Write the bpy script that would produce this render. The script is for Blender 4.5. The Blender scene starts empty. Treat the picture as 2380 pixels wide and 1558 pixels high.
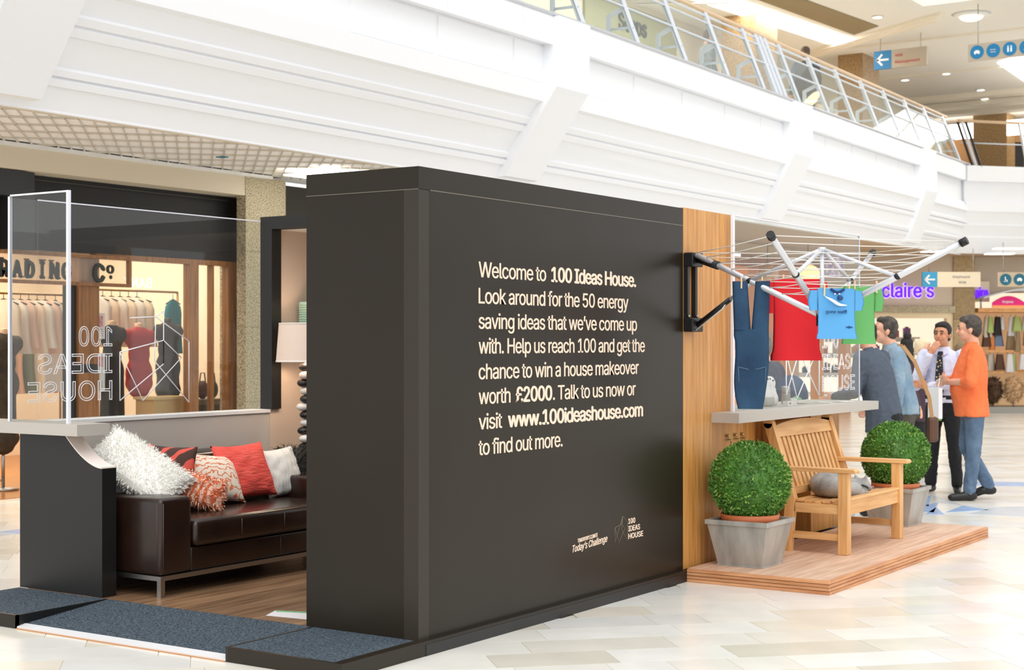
import bpy, bmesh, math, random
from mathutils import Vector, Matrix, noise
random.seed(7)
sc = bpy.context.scene
COL = sc.collection
R2 = math.radians
PI = math.pi
# ---------------------------------------------------------------- camera
YAW = math.atan2(2350, 3550)
VIEW = Vector((-math.sin(YAW), math.cos(YAW), 0)); RIGHT = Vector((math.cos(YAW), math.sin(YAW), 0))
cd = bpy.data.cameras.new('camera'); cam = bpy.data.objects.new('camera', cd); COL.objects.link(cam)
cam.location = (0, 0, 1.53); cam.rotation_euler = (PI/2, 0, YAW)
cd.sensor_width = 36.0; cd.lens = 3550/2380*36; cd.shift_y = 18/2380
cd.clip_start = .1; cd.clip_end = 200
cd.dof.use_dof = True; cd.dof.focus_distance = 9.0; cd.dof.aperture_fstop = 4.5
sc.camera = cam
# ---------------------------------------------------------------- world, daylight from the glazed atrium roof
w = bpy.data.worlds.new('world'); sc.world = w; w.use_nodes = True
bg = w.node_tree.nodes['Background']; bg.inputs[0].default_value = (.985, .99, 1.0, 1); bg.inputs[1].default_value = .95
ld = bpy.data.lights.new('atrium_daylight', 'SUN'); ld.energy = 1.35; ld.angle = R2(70); ld.color = (1, .99, .97)
lo = bpy.data.objects.new('atrium_daylight', ld); COL.objects.link(lo); lo.rotation_euler = (R2(28), R2(22), 0)
vs_ = sc.view_settings
vs_.view_transform = 'Standard'; vs_.look = 'None'; vs_.gamma = 1.0; vs_.use_curve_mapping = False; vs_.exposure = .27
sc.cycles.max_bounces = 10; sc.cycles.transparent_max_bounces = 24; sc.cycles.sample_clamp_indirect = 8
sc.cycles.caustics_reflective = False; sc.cycles.caustics_refractive = False

# ---------------------------------------------------------------- materials
def lin(c):
    if isinstance(c, str): c = tuple(int(c[i:i+2], 16) for i in (0, 2, 4))
    r = []
    for v in c:
        v = v/255.; r.append(v/12.92 if v <= .04045 else ((v+.055)/1.055)**2.4)
    return (*r, 1)
_M = {}
def M(name, col=None, rough=.5, metal=0., var=0., vsc=4., stretch=(1, 1, 1), bump=0., bsc=60., spec=.5, emit=0., col2=None, coat=0., sheen=0., randvar=0., sub=0., trans=0.):
    if name in _M: return _M[name]
    m = bpy.data.materials.new(name); _M[name] = m; m.use_nodes = True
    nt = m.node_tree; N = nt.nodes; Lk = nt.links; b = N['Principled BSDF']
    c = lin(col)
    b.inputs['Base Color'].default_value = c; b.inputs['Roughness'].default_value = rough; b.inputs['Metallic'].default_value = metal
    b.inputs['Specular IOR Level'].default_value = spec; b.inputs['Coat Weight'].default_value = coat; b.inputs['Sheen Weight'].default_value = sheen
    if sub: b.inputs['Subsurface Weight'].default_value = sub; b.inputs['Subsurface Radius'].default_value = (.02, .01, .006)
    tc = N.new('ShaderNodeTexCoord'); mp = N.new('ShaderNodeMapping'); mp.inputs['Scale'].default_value = stretch
    Lk.new(tc.outputs['Object'], mp.inputs[0])
    out = None
    if var or col2:
        nz = N.new('ShaderNodeTexNoise'); nz.inputs['Scale'].default_value = vsc; nz.inputs['Detail'].default_value = 6
        Lk.new(mp.outputs[0], nz.inputs[0])
        rp = N.new('ShaderNodeValToRGB'); rp.color_ramp.elements[0].position = .32; rp.color_ramp.elements[1].position = .68
        if col2: c2 = lin(col2)
        else: c2 = tuple(min(1, v*(1+var)) for v in c[:3])+(1,)
        c1 = c if col2 else tuple(v*(1-var) for v in c[:3])+(1,)
        rp.color_ramp.elements[0].color = c1; rp.color_ramp.elements[1].color = c2
        Lk.new(nz.outputs[0], rp.inputs[0]); out = rp.outputs[0]
    if randvar:
        oi = N.new('ShaderNodeObjectInfo'); hs = N.new('ShaderNodeHueSaturation')
        mr = N.new('ShaderNodeMapRange'); mr.inputs[3].default_value = 1-randvar; mr.inputs[4].default_value = 1+randvar
        Lk.new(oi.outputs['Random'], mr.inputs[0]); Lk.new(mr.outputs[0], hs.inputs['Value'])
        if out: Lk.new(out, hs.inputs['Color'])
        else: hs.inputs['Color'].default_value = c
        out = hs.outputs[0]
    if out: Lk.new(out, b.inputs['Base Color'])
    if bump:
        nb = N.new('ShaderNodeTexNoise'); nb.inputs['Scale'].default_value = bsc; nb.inputs['Detail'].default_value = 4
        Lk.new(mp.outputs[0], nb.inputs[0])
        bp = N.new('ShaderNodeBump'); bp.inputs['Strength'].default_value = bump; bp.inputs['Distance'].default_value = .01
        Lk.new(nb.outputs[0], bp.inputs['Height']); Lk.new(bp.outputs[0], b.inputs['Normal'])
    if emit:
        b.inputs['Emission Color'].default_value = c; b.inputs['Emission Strength'].default_value = emit
    if trans: b.inputs['Transmission Weight'].default_value = trans
    return m
def glass(name, tint=(.96, .97, .96), refl=.9, haze=0.):
    if name in _M: return _M[name]
    m = bpy.data.materials.new(name); _M[name] = m; m.use_nodes = True
    nt = m.node_tree; N = nt.nodes; Lk = nt.links
    N.remove(N['Principled BSDF']); o = N['Material Output']
    t = N.new('ShaderNodeBsdfTransparent'); t.inputs[0].default_value = (*tint, 1)
    g = N.new('ShaderNodeBsdfGlossy'); g.inputs['Roughness'].default_value = .01; g.inputs['Color'].default_value = (refl, refl, refl, 1)
    f = N.new('ShaderNodeLayerWeight'); f.inputs[0].default_value = .5
    pw = N.new('ShaderNodeMath'); pw.operation = 'POWER'; pw.inputs[1].default_value = 5; Lk.new(f.outputs['Facing'], pw.inputs[0])
    ml = N.new('ShaderNodeMath'); ml.operation = 'MULTIPLY_ADD'; ml.inputs[1].default_value = .5; ml.inputs[2].default_value = .025; Lk.new(pw.outputs[0], ml.inputs[0])
    mx = N.new('ShaderNodeMixShader'); Lk.new(ml.outputs[0], mx.inputs[0]); Lk.new(t.outputs[0], mx.inputs[1]); Lk.new(g.outputs[0], mx.inputs[2])
    last = mx
    if haze:
        d = N.new('ShaderNodeBsdfDiffuse'); d.inputs[0].default_value = (.8, .8, .8, 1)
        m2 = N.new('ShaderNodeMixShader'); m2.inputs[0].default_value = haze
        Lk.new(mx.outputs[0], m2.inputs[1]); Lk.new(d.outputs[0], m2.inputs[2]); last = m2
    Lk.new(last.outputs[0], o.inputs[0])
    return m
def speckle(name, cols, scale, rough=.6, bump=0.):
    if name in _M: return _M[name]
    m = bpy.data.materials.new(name); _M[name] = m; m.use_nodes = True
    nt = m.node_tree; N = nt.nodes; Lk = nt.links; b = N['Principled BSDF']; b.inputs['Roughness'].default_value = rough
    tc = N.new('ShaderNodeTexCoord'); nz = N.new('ShaderNodeTexNoise'); nz.inputs['Scale'].default_value = scale; nz.inputs['Detail'].default_value = 3
    Lk.new(tc.outputs['Object'], nz.inputs[0])
    rp = N.new('ShaderNodeValToRGB'); cr = rp.color_ramp
    cr.elements[0].position = .3; cr.elements[1].position = .7; cr.elements[0].color = lin(cols[0]); cr.elements[1].color = lin(cols[-1])
    for i, c in enumerate(cols[1:-1]):
        e = cr.elements.new(.3+.4*(i+1)/(len(cols)-1)); e.color = lin(c)
    Lk.new(nz.outputs[0], rp.inputs[0]); Lk.new(rp.outputs[0], b.inputs['Base Color'])
    if bump:
        bp = N.new('ShaderNodeBump'); bp.inputs['Strength'].default_value = bump; bp.inputs['Distance'].default_value = .004
        Lk.new(nz.outputs[0], bp.inputs['Height']); Lk.new(bp.outputs[0], b.inputs['Normal'])
    return m
def wood(name, c1, c2, axis='z', rough=.45, scale=3., randvar=0., dense=12.):
    if name in _M: return _M[name]
    s = {'x': (1, dense, dense), 'y': (dense, 1, dense), 'z': (dense, dense, 1)}[axis]
    return M(name, c1, rough=rough, col2=c2, vsc=scale, stretch=s, bump=.08, bsc=scale*2, randvar=randvar)

WHITE = M('white_paint', (246, 248, 252), .55)
WHITE2 = M('white_plaster', (236, 236, 234), .6)
CREAM = M('cream_plaster', (218, 206, 184), .6)
BEIGE = M('beige_ceiling', (205, 190, 168), .7)
BLACK = M('black_laminate', (40, 34, 26), .3, var=.1, vsc=1.2, spec=.25)
BLACK2 = M('black_board', (22, 22, 22), .42)
MATBLACK = M('matt_black', (14, 14, 15), .6)
GREY = M('grey_laminate', (190, 184, 176), .45)
GREYW = M('grey_wall', (196, 190, 182), .6)
PINKW = M('warm_wall', (214, 196, 178), .6)
LETTER = M('cream_print', (247, 222, 200), .5)
STEEL = M('brushed_steel', (176, 174, 170), .35, metal=1.)
ALU = M('satin_aluminium', (205, 208, 214), .38, metal=.75)
CARPET = M('blue_grey_carpet', (40, 50, 60), .95, col2=(104, 116, 126), vsc=95, bump=1., bsc=120, spec=.1)
GRANITE = speckle('granite', ['6d6146', 'a3977a', 'c9bda0', 'd9d0b8'], 70, .5)
GRANITE2 = speckle('brown_granite', ['7c6142', 'a2835a', 'b79870'], 30, .5)
LEATHER = M('dark_leather', (40, 25, 19), .26, var=.25, vsc=6, bump=.12, bsc=14, spec=.6)
PLEXI = glass('clear_acrylic', (.93, .94, .93), .95, .012)
PLEDGE = M('acrylic_edge', (238, 240, 250), .3)
WIN = glass('shop_glass', (.95, .96, .95), .8, 0)
CLAD = wood('oak_cladding', (224, 166, 94), (190, 128, 62), 'z', .42, 2.2, dense=16.)
TEAK = wood('teak_long', (233, 185, 124), (205, 150, 92), 'z', .5, 2.5)
TEAKX = wood('teak_cross', (233, 185, 124), (205, 150, 92), 'y', .5, 2.5)
TEAKW = wood('teak_deep', (236, 190, 132), (208, 156, 98), 'x', .5, 2.5)
DECKM = wood('deck_board_wood', (228, 196, 170), (204, 162, 134), 'y', .55, 2.4, randvar=.05)
DECKE = wood('deck_edge_wood', (196, 132, 84), (160, 96, 56), 'y', .5, 3)
PLANK = wood('walnut_plank', (172, 136, 104), (124, 90, 64), 'y', .3, 2.0, randvar=.3)
SHOPWOOD = wood('shop_oak', (170, 112, 54), (126, 78, 32), 'z', .4, 2.0)
SHOPFLOOR = wood('shop_floor_wood', (190, 130, 62), (150, 92, 36), 'y', .22, 1.2)
SKIN = M('skin', (226, 172, 144), .5, var=.06, vsc=9, sub=.1)
SKIN2 = M('tanned_skin', (205, 146, 112), .5, var=.06, vsc=9, sub=.1)

# ---------------------------------------------------------------- mesh helpers
ORG = {}
def worg(o):
    return ORG.get(o.name, Vector((0, 0, 0))) if o else Vector((0, 0, 0))
class MB:
    def __init__(s): s.v = []; s.f = []; s.mi = []; s.sm = []
    def add(s, vs, fs, mi=0, smooth=False):
        n = len(s.v); s.v += [Vector(p) for p in vs]
        for f in fs: s.f.append([i+n for i in f]); s.mi.append(mi); s.sm.append(smooth)
        return s
    def box(s, a, b, mi=0):
        x0, y0, z0 = a; x1, y1, z1 = b
        vs = [(x0,y0,z0),(x1,y0,z0),(x1,y1,z0),(x0,y1,z0),(x0,y0,z1),(x1,y0,z1),(x1,y1,z1),(x0,y1,z1)]
        return s.add(vs, [(0,3,2,1),(4,5,6,7),(0,1,5,4),(1,2,6,5),(2,3,7,6),(3,0,4,7)], mi)
    def obox(s, c, u, v, n, mi=0):        # centre and three half axes
        c, u, v, n = map(Vector, (c, u, v, n))
        vs = [c+a*u+b*v+d*n for d in (-1, 1) for a, b in ((-1,-1),(1,-1),(1,1),(-1,1))]
        return s.add(vs, [(0,3,2,1),(4,5,6,7),(0,1,5,4),(1,2,6,5),(2,3,7,6),(3,0,4,7)], mi)
    def bar(s, p0, p1, w, h, up=(0,0,1), mi=0):
        p0, p1 = Vector(p0), Vector(p1); d = (p1-p0); L = d.length; d.normalize(); up = Vector(up)
        sd = d.cross(up)
        if sd.length < 1e-4: sd = d.cross(Vector((1,0,0)))
        sd.normalize(); u2 = sd.cross(d)
        return s.obox((p0+p1)/2, d*L/2, sd*w/2, u2*h/2, mi)
    def tube(s, pts, r, n=10, mi=0, cap=True, smooth=True):
        pts = [Vector(p) for p in pts]
        rs = r if isinstance(r, (list, tuple)) else [r]*len(pts)
        rings = []; ref = None
        for i, p in enumerate(pts):
            d = (pts[min(i+1, len(pts)-1)]-pts[max(i-1, 0)])
            if d.length < 1e-9: d = Vector((0,0,1))
            d.normalize()
            if ref is None:
                ref = Vector((0,0,1)) if abs(d.z) < .9 else Vector((1,0,0))
            a = d.cross(ref)
            if a.length < 1e-3: a = d.cross(Vector((0,1,0)))
            a.normalize(); b = a.cross(d); b.normalize(); ref = -a.cross(d) if False else b
            rings.append([p+(a*math.cos(t)+b*math.sin(t))*rs[i] for t in [2*PI*k/n for k in range(n)]])
        vs = [q for rg in rings for q in rg]; fs = []
        for i in range(len(pts)-1):
            for k in range(n):
                k2 = (k+1) % n; fs.append((i*n+k, i*n+k2, (i+1)*n+k2, (i+1)*n+k))
        s.add(vs, fs, mi, smooth)
        if cap: s.add(rings[0], [tuple(range(n))][::-1], mi); s.add(rings[-1], [tuple(range(n))], mi)
        return s
    def prism(s, poly, o, u, v, n, mi=0):          # 2d polygon in plane (o,u,v) extruded by vector n
        o, u, v, n = map(Vector, (o, u, v, n)); k = len(poly)
        vs = [o+u*a+v*b for a, b in poly]+[o+u*a+v*b+n for a, b in poly]
        fs = [tuple(range(k))[::-1], tuple(range(k, 2*k))]+[(i, (i+1) % k, k+(i+1) % k, k+i) for i in range(k)]
        return s.add(vs, fs, mi)
    def lathe(s, prof, c, n=24, mi=0, smooth=True):
        c = Vector(c); vs = [c+Vector((r*math.cos(2*PI*k/n), r*math.sin(2*PI*k/n), z)) for r, z in prof for k in range(n)]
        fs = [(i*n+k, i*n+(k+1) % n, (i+1)*n+(k+1) % n, (i+1)*n+k) for i in range(len(prof)-1) for k in range(n)]
        return s.add(vs, fs, mi, smooth)
    def ell(s, c, r, rot=None, n=16, m=10, mi=0):
        c = Vector(c); rot = rot or Matrix.Identity(3); vs = []; fs = []
        for j in range(m+1):
            th = PI*j/m
            for k in range(n):
                ph = 2*PI*k/n
                vs.append(c+rot @ Vector((r[0]*math.sin(th)*math.cos(ph), r[1]*math.sin(th)*math.sin(ph), r[2]*math.cos(th))))
        for j in range(m):
            for k in range(n): fs.append((j*n+k, (j+1)*n+k, (j+1)*n+(k+1) % n, j*n+(k+1) % n))
        return s.add(vs, fs, mi, True)
    def cone(s, p0, r0, p1, r1, n=12, mi=0):       # capsule with two radii
        p0, p1 = Vector(p0), Vector(p1); d = (p1-p0).normalized() if (p1-p0).length > 1e-6 else Vector((0,0,1))
        pts = [p0-d*r0*.95, p0-d*r0*.7, p0, p1, p1+d*r1*.7, p1+d*r1*.95]
        return s.tube(pts, [r0*.25, r0*.7, r0, r1, r1*.7, r1*.25], n, mi)
    def mesh(s, name, mats, org):
        me = bpy.data.meshes.new(name)
        me.from_pydata([p-org for p in s.v], [], s.f)
        for m in (mats if isinstance(mats, (list, tuple)) else [mats]): me.materials.append(m)
        me.polygons.foreach_set('material_index', s.mi); me.polygons.foreach_set('use_smooth', s.sm)
        me.update(); return me
    def build(s, name, mats, parent=None, bevel=0., fix=True):
        org = worg(parent); me = s.mesh(name, mats, org)
        if fix:
            bm = bmesh.new(); bm.from_mesh(me)
            bmesh.ops.remove_doubles(bm, verts=bm.verts, dist=1e-5)
            bmesh.ops.recalc_face_normals(bm, faces=bm.faces); bm.to_mesh(me); bm.free()
        o = bpy.data.objects.new(name, me); COL.objects.link(o)
        if parent: o.parent = parent; ORG[o.name] = org
        if bevel:
            b = o.modifiers.new('bevel', 'BEVEL'); b.width = bevel; b.segments = 2; b.limit_method = 'ANGLE'
        return o
def tag(o, label=None, cat=None, group=None, kind=None):
    if label: o['label'] = label
    if cat: o['category'] = cat
    if group: o['group'] = group
    if kind: o['kind'] = kind
    return o
def thing(name, loc, label, cat, group=None, rz=0.):
    o = bpy.data.objects.new(name, None); COL.objects.link(o); o.location = loc; o.empty_display_size = .1
    ORG[o.name] = Vector(loc); tag(o, label, cat, group)
    return o
def struct(name, mb, mat, parent=None):
    o = mb.build(name, mat, parent)
    if not parent: o['kind'] = 'structure'
    return o
def bx(a, b): return MB().box(a, b)
def shared(name, me, parent, loc, rot=None):
    o = bpy.data.objects.new(name, me); COL.objects.link(o); o.parent = parent; o.location = Vector(loc)-worg(parent)
    if rot: o.rotation_euler = rot
    return o
def dup(root, loc, rz=0., label=None, group=None, scale=None):
    r = root.copy(); COL.objects.link(r); r.location = loc; r.rotation_euler = (0, 0, rz); ORG[r.name] = Vector(loc)
    if scale: r.scale = scale
    if label: r['label'] = label
    if group: r['group'] = group
    for ch in list(root.children):
        c = ch.copy(); COL.objects.link(c); c.parent = r
        for g in list(ch.children):
            d = g.copy(); COL.objects.link(d); d.parent = c
    return r
SPC = 1.0
SANS = None
try:
    import os
    SANS = bpy.data.fonts.load(os.path.join(bpy.utils.system_resource('DATAFILES'), 'fonts', 'Inter.woff2'))
except Exception: SANS = None
def textmesh(txt, bold=0., extrude=.004, outline=0., tight=1.):
    cu = bpy.data.curves.new('txt', 'FONT'); cu.body = txt; cu.size = 1
    if SANS: cu.font = SANS
    cu.space_character = SPC
    cu.resolution_u = 3
    # cu.resolution_u = 3
    if outline: cu.fill_mode = 'NONE'; cu.bevel_depth = outline; cu.bevel_resolution = 0
    else: cu.extrude = extrude
    ob = bpy.data.objects.new('txt', cu); COL.objects.link(ob)
    dg = bpy.context.evaluated_depsgraph_get(); dg.update()
    me = bpy.data.meshes.new_from_object(ob.evaluated_get(dg))
    bpy.data.objects.remove(ob); bpy.data.curves.remove(cu)
    vs = [v.co.copy() for v in me.vertices]; fs = [tuple(p.vertices) for p in me.polygons]
    bpy.data.meshes.remove(me)
    return vs, fs
def put_text(mb, txt, o, u, v, width=None, height=None, capz=.62, bold=0., depth=.003, outline=0., mi=0, xs=None):
    """text with baseline-left at o, advance u, up v (unit vectors); cap height 'height', total width 'width'"""
    vs, fs = textmesh(txt, 0., .01, outline)
    if not vs: return 0
    o, u, v = Vector(o), Vector(u), Vector(v); n = u.cross(v)
    x0 = min(p.x for p in vs); x1 = max(p.x for p in vs); e = 0 if outline else bold
    sy = height/capz; sx = (width/(x1-x0+2*e)) if width else (xs or 1)*sy
    zm = max(abs(p.z) for p in vs) or 1
    for k, (dx, dy) in enumerate(((0, 0),) if e < .004 else ((-e, 0), (e, 0), (-e*.4, e*.6), (e*.4, -e*.6), (0, 0))):
        mb.add([o+u*((p.x-x0+e+dx)*sx)+v*((p.y+dy)*sy)+n*(p.z/zm*depth*(1+.04*k)) for p in vs], fs, mi)
    return (x1-x0)*sx
# ================================================================ FLOOR
def proj(p):
    q = Vector(p)-Vector((0, 0, 1.53)); D = q.dot(VIEW)
    if D < .5: return None
    return 1190+3550*q.dot(RIGHT)/D, 797-3550*q.z/D, D
TCOL = [(238, 234, 222), (242, 239, 230), (233, 229, 216), (246, 245, 238), (224, 219, 204), (238, 230, 214), (234, 233, 228)]
TM = [M('limestone_%d' % i, c, .22, var=.05, vsc=3, spec=.5) for i, c in enumerate(TCOL)]
GROUT = M('floor_grout', (206, 200, 186), .7)
floor = struct('floor', bx((-9.9, -6, -.12), (14, 46, -.005)).box((-12.4, -6, -.12), (-9.9, 46, -.005)), GROUT)
E1 = Vector((.70711, .70711, 0)); E2 = Vector((-.70711, .70711, 0)); ROW = .30; GAP = .0035
rt = random.Random(3); tiles = []
for k in range(-14, 120):
    t = -22+rt.random()*.5
    while t < 42:
        L = rt.choice((.3, .45, .45, .6, .6, .75, .9)); c = E1*(t+L/2)+E2*(k*ROW); t += L
        if c.x < -12.25 or c.x > 6 or c.y < 2.5 or c.y > 34: continue
        if -7.3 < c.x < -4.7 and 5.6 < c.y < 11.9: continue
        if -4.7 <= c.x < -3.75 and 9.0 < c.y < 11.8: continue
        p = proj(c)
        if not p or p[0] < -500 or p[0] > 2900 or p[1] > 1900 or p[1] < 900: continue
        mi = rt.choice((0, 0, 1, 1, 1, 2, 3, 3, 3, 4, 5, 6, 6))
        vis = -40 < p[0] < 2420 and p[1] < 1590 and not (50 < p[0] < 1595 and c.y > 5.2 and c.x < -4.4)
        size = L*ROW/(p[2]**3) if vis else 0
        tiles.append((size, c, L, mi))
tiles.sort(key=lambda a: -a[0])
tmesh = {}
def tile_mesh(L, mi):
    if (L, mi) not in tmesh:
        mb = MB().obox((0, 0, -.01), E1*(L-GAP)/2, E2*(ROW-GAP)/2, (0, 0, .01)); tmesh[(L, mi)] = mb.mesh('tile', TM[mi], Vector((0, 0, 0)))
    return tmesh[(L, mi)]
for sz, c, L, mi in tiles[:300]: shared('tile', tile_mesh(L, mi), floor, (c.x, c.y, 0))
mb = MB()
for sz, c, L, mi in tiles[300:]: mb.obox((c.x, c.y, -.01), E1*(L-GAP)/2, E2*(ROW-GAP)/2, (0, 0, .01), mi)
o = mb.build('floor_tiles', TM, floor, fix=False); o['kind'] = 'stuff'
# pale blue inlay beside the booth and in front of the shop
BLUE = M('blue_inlay', (168, 194, 232), .25, var=.08); BLUEG = M('grey_blue_inlay', (206, 212, 218), .25, var=.06)
def inlay(pts, m):
    b = MB(); b.prism([(p[0], p[1]) for p in pts], (0, 0, -.004), (1, 0, 0), (0, 1, 0), (0, 0, .006)); return b.build('inlay_tile', m, floor)
def fl(px, py):
    r = VIEW+RIGHT*((px-1190)/3550)+Vector((0, 0, (797-py)/3550)); k = -1.53/r.z; return (r*k).xy
for a in ([(2105, 1186), (2170, 1192), (2182, 1168)], [(2120, 1165), (2158, 1178), (2164, 1152)], [(2196, 1192), (2300, 1186), (2238, 1176)], [(2150, 1196), (2196, 1197), (2176, 1180)], [(2252, 1130), (2380, 1131), (2420, 1122), (2262, 1120)], [(1972, 1172), (1990, 1172), (1986, 1205), (1972, 1205)]):
    inlay([fl(*p) for p in a], BLUE)
for a in ([(2164, 1152), (2182, 1168), (2238, 1176), (2196, 1160)], [(2250, 1196), (2420, 1204), (2420, 1176), (2310, 1180)]):
    inlay([fl(*p) for p in a], BLUEG)
mb = MB()
for i in range(16):
    inlay([(-10.28, 5+i*1.0), (-10.02, 5+i*1.0), (-10.02, 5.98+i*1.0), (-10.28, 5.98+i*1.0)], BLUE if i % 2 else BLUEG)

# ================================================================ BOOTH
# ---- platform, carpet, ramp, interior planks
pf = thing('platform', (-6, 5.7, 0), 'low black platform carrying the black booth, blue grey carpet at its entrance', 'platform')
bx((-7.48, 5.98, 0), (-4.46, 12.06, .056)).build('deck', BLACK2, pf)
bx((-4.52, 5.36, 0), (-4.462, 8.775, .0725)).build('edge_board', BLACK, pf)
bx((-5.17, 5.345, 0), (-4.462, 5.36, .0725)).build('edge_board', BLACK, pf)
bx((-5.17, 5.36, .0), (-4.52, 5.975, .071)).build('carpet', CARPET, pf)
bx((-5.185, 5.345, 0), (-5.17, 5.975, .0725)).build('edge_board', BLACK2, pf)
bx((-7.48, 5.345, 0), (-6.71, 5.36, .0725)).build('edge_board', BLACK, pf)
bx((-7.48, 5.36, 0), (-6.725, 5.975, .071)).build('carpet', CARPET, pf)
bx((-6.725, 5.345, 0), (-6.71, 5.975, .0725)).build('edge_board', BLACK2, pf)
MB().prism([(5.40, .0), (5.975, .0), (5.975, .071), (5.40, .022)], (-6.71, 0, 0), (0, 1, 0), (0, 0, 1), (1.525, 0, 0)).build('ramp_carpet', CARPET, pf)
MB().prism([(5.345, .004), (5.40, .004), (5.40, .023), (5.345, .014)], (-6.71, 0, 0), (0, 1, 0), (0, 0, 1), (1.525, 0, 0)).build('threshold_strip', M('white_aluminium', (226, 226, 228), .35), pf)
bx((-6.71, 5.335, 0), (-5.185, 5.35, .005)).build('threshold_shim', M('raw_timber', (190, 140, 96), .6), pf)
for i in range(16):
    x0 = -7.40+i*.138
    bx((x0, 5.98, .056), (x0+.1335, 12.0, .072)).build('plank', PLANK, pf)
tag(MB().prism([tuple(p) for p in ((-5.60, 6.08), (-5.66, 6.22), (-5.3, 6.34), (-5.24, 6.12))], (0, 0, .0722), (1, 0, 0), (0, 1, 0), (0, 0, .0012)).build('leaflet', M('leaflet_paper', (240, 240, 244), .4)), 'white and green leaflet lying on the brown plank floor', 'leaflet')

lf_ = bpy.data.objects['leaflet']; MB().prism([(-5.63, 6.19), (-5.655, 6.215), (-5.45, 6.285), (-5.43, 6.255)], (0, 0, .0735), (1, 0, 0), (0, 1, 0), (0, 0, .0006)).build('green_print', M('leaflet_green', (110, 190, 130), .4), lf_)
# ---- black text wall
X0 = -4.5
dw = thing('display_wall', (-4.86, 7.4, .0725), 'tall black wall block printed with the welcome text', 'display wall')
bx((-5.2, 6.06, .0725), (X0-.012, 8.785, 2.28)).build('core', BLACK2, dw)
bx((X0-.012, 6.06, .0725), (X0, 8.787, 2.282)).build('text_panel', BLACK, dw)
bx((X0-.012, 5.97, 2.284), (X0+.001, 8.787, 2.394)).build('top_board', BLACK, dw)
bx((X0-.09, 5.97, .0725), (X0, 6.0585, 2.282)).build('corner_post', M('black_trim', (52, 46, 38), .34, spec=.3), dw)
bx((-5.222, 5.972, .0725), (X0-.0905, 6.06, 2.282)).build('end_panel', BLACK, dw)
bx((-5.222, 5.9705, 2.284), (X0-.012, 8.785, 2.394)).build('top_cap', BLACK, dw)
mb = MB().box((X0+.0005, 6.065, 2.281), (X0+.0015, 8.787, 2.285)).box((-5.222, 5.9695, 2.2815), (X0, 5.971, 2.2845)).build('seam', M('seam_grey', (120, 112, 100), .5), dw)
lines = [([('Welcome to ', 0), ('100 Ideas House.', 1)], 1.870, 8.163), ([('Look around for the 50 energy', 0)], 1.734, 8.067), ([('saving ideas that we\u2019ve come up', 0)], 1.603, 8.174),
         ([('with. Help us reach 100 and get the', 0)], 1.474, 8.273), ([('chance to win a house makeover', 0)], 1.341, 8.196), ([('worth ', 0), ('\u00a32000', 1), ('. Talk to us now or', 0)], 1.212, 8.158),
         ([('visit ', 0), ('www.100ideashouse.com', 1)], 1.081, 8.251), ([('to find out more.', 0)], .948, 7.31)]
YD = Vector((0, 1, 0)); ZD = Vector((0, 0, 1)); XD = Vector((1, 0, 0))
def runlen(txt, bold):
    vs, fs = textmesh(txt.strip(' '), 0., .01); return max(p.x for p in vs)-min(p.x for p in vs)+2*bold
BW = .026; SPC = .93
for runs, z, yend in lines:
    mb = MB(); wid = [runlen(t, BW if b else .002) for t, b in runs]
    sp = [.24*((len(t)-len(t.rstrip(' ')))+(len(t)-len(t.lstrip(' ')))) for t, b in runs]
    gaps = sum(sp)+(.05 if len(runs) > 1 else 0)*(len(runs)-1)
    k = (yend-6.484)/(sum(wid)+gaps); y = 6.484
    for (t, b), wv, g in zip(runs, wid, sp):
        put_text(mb, t.strip(' '), (X0+.0012, y, z), YD, ZD, width=wv*k, height=.097, bold=BW if b else .007, depth=.0008); y += (wv+g+.05)*k
    mb.build('lettering', LETTER, dw)
SPC = 1.0
mb = MB()
put_text(mb, 'TOMORROW\u2019S CLIMATE', (X0+.0012, 7.475, .388), (YD*.995+ZD*.05).normalized(), ZD, width=.225, height=.026, bold=.02, depth=.0008)
put_text(mb, 'Today\u2019s Challenge', (X0+.0012, 7.41, .338), (YD*.995+ZD*.05).normalized(), (ZD+YD*.25).normalized(), width=.40, height=.05, bold=.012, depth=.0008)
mb.build('lettering', LETTER, dw)
mb = MB()
for i, t in enumerate(('100', 'IDEAS', 'HOUSE')):
    put_text(mb, t, (X0+.0012, 8.067, .437-i*.0455), YD, ZD, width=(.085, .145, .185)[i], height=.038, bold=.02, depth=.0008)
mb.build('lettering', LETTER, dw)
def logo(mb, o, u, v, s, r):
    P = dict(a=(0, 0), b=(0, 1), c=(.52, 1.18), d=(.62, 1.72), e=(.36, 1.62), f=(1, 1.25), g=(1, -.08), h=(.32, -.1), i=(.8, .82), j=(.52, .8))
    o, u, v = Vector(o), Vector(u), Vector(v)
    def q(n): return o+u*(P[n][0]*s[0])+v*(P[n][1]*s[1])
    for a, b in ('ab', 'bc', 'bh', 'ad', 'hi', 'ic', 'cd', 'df', 'fg', 'gj', 'jd'):
        if (a, b) == ('a', 'd'): pass
        mb.tube([q(a), q(b)], r, 4)
mb = MB(); logo(mb, (X0+.001, 7.905, .345), YD, ZD, (.15, .085), .0016); mb.build('house_logo', M('faint_print', (128, 118, 100), .5), dw)

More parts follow.
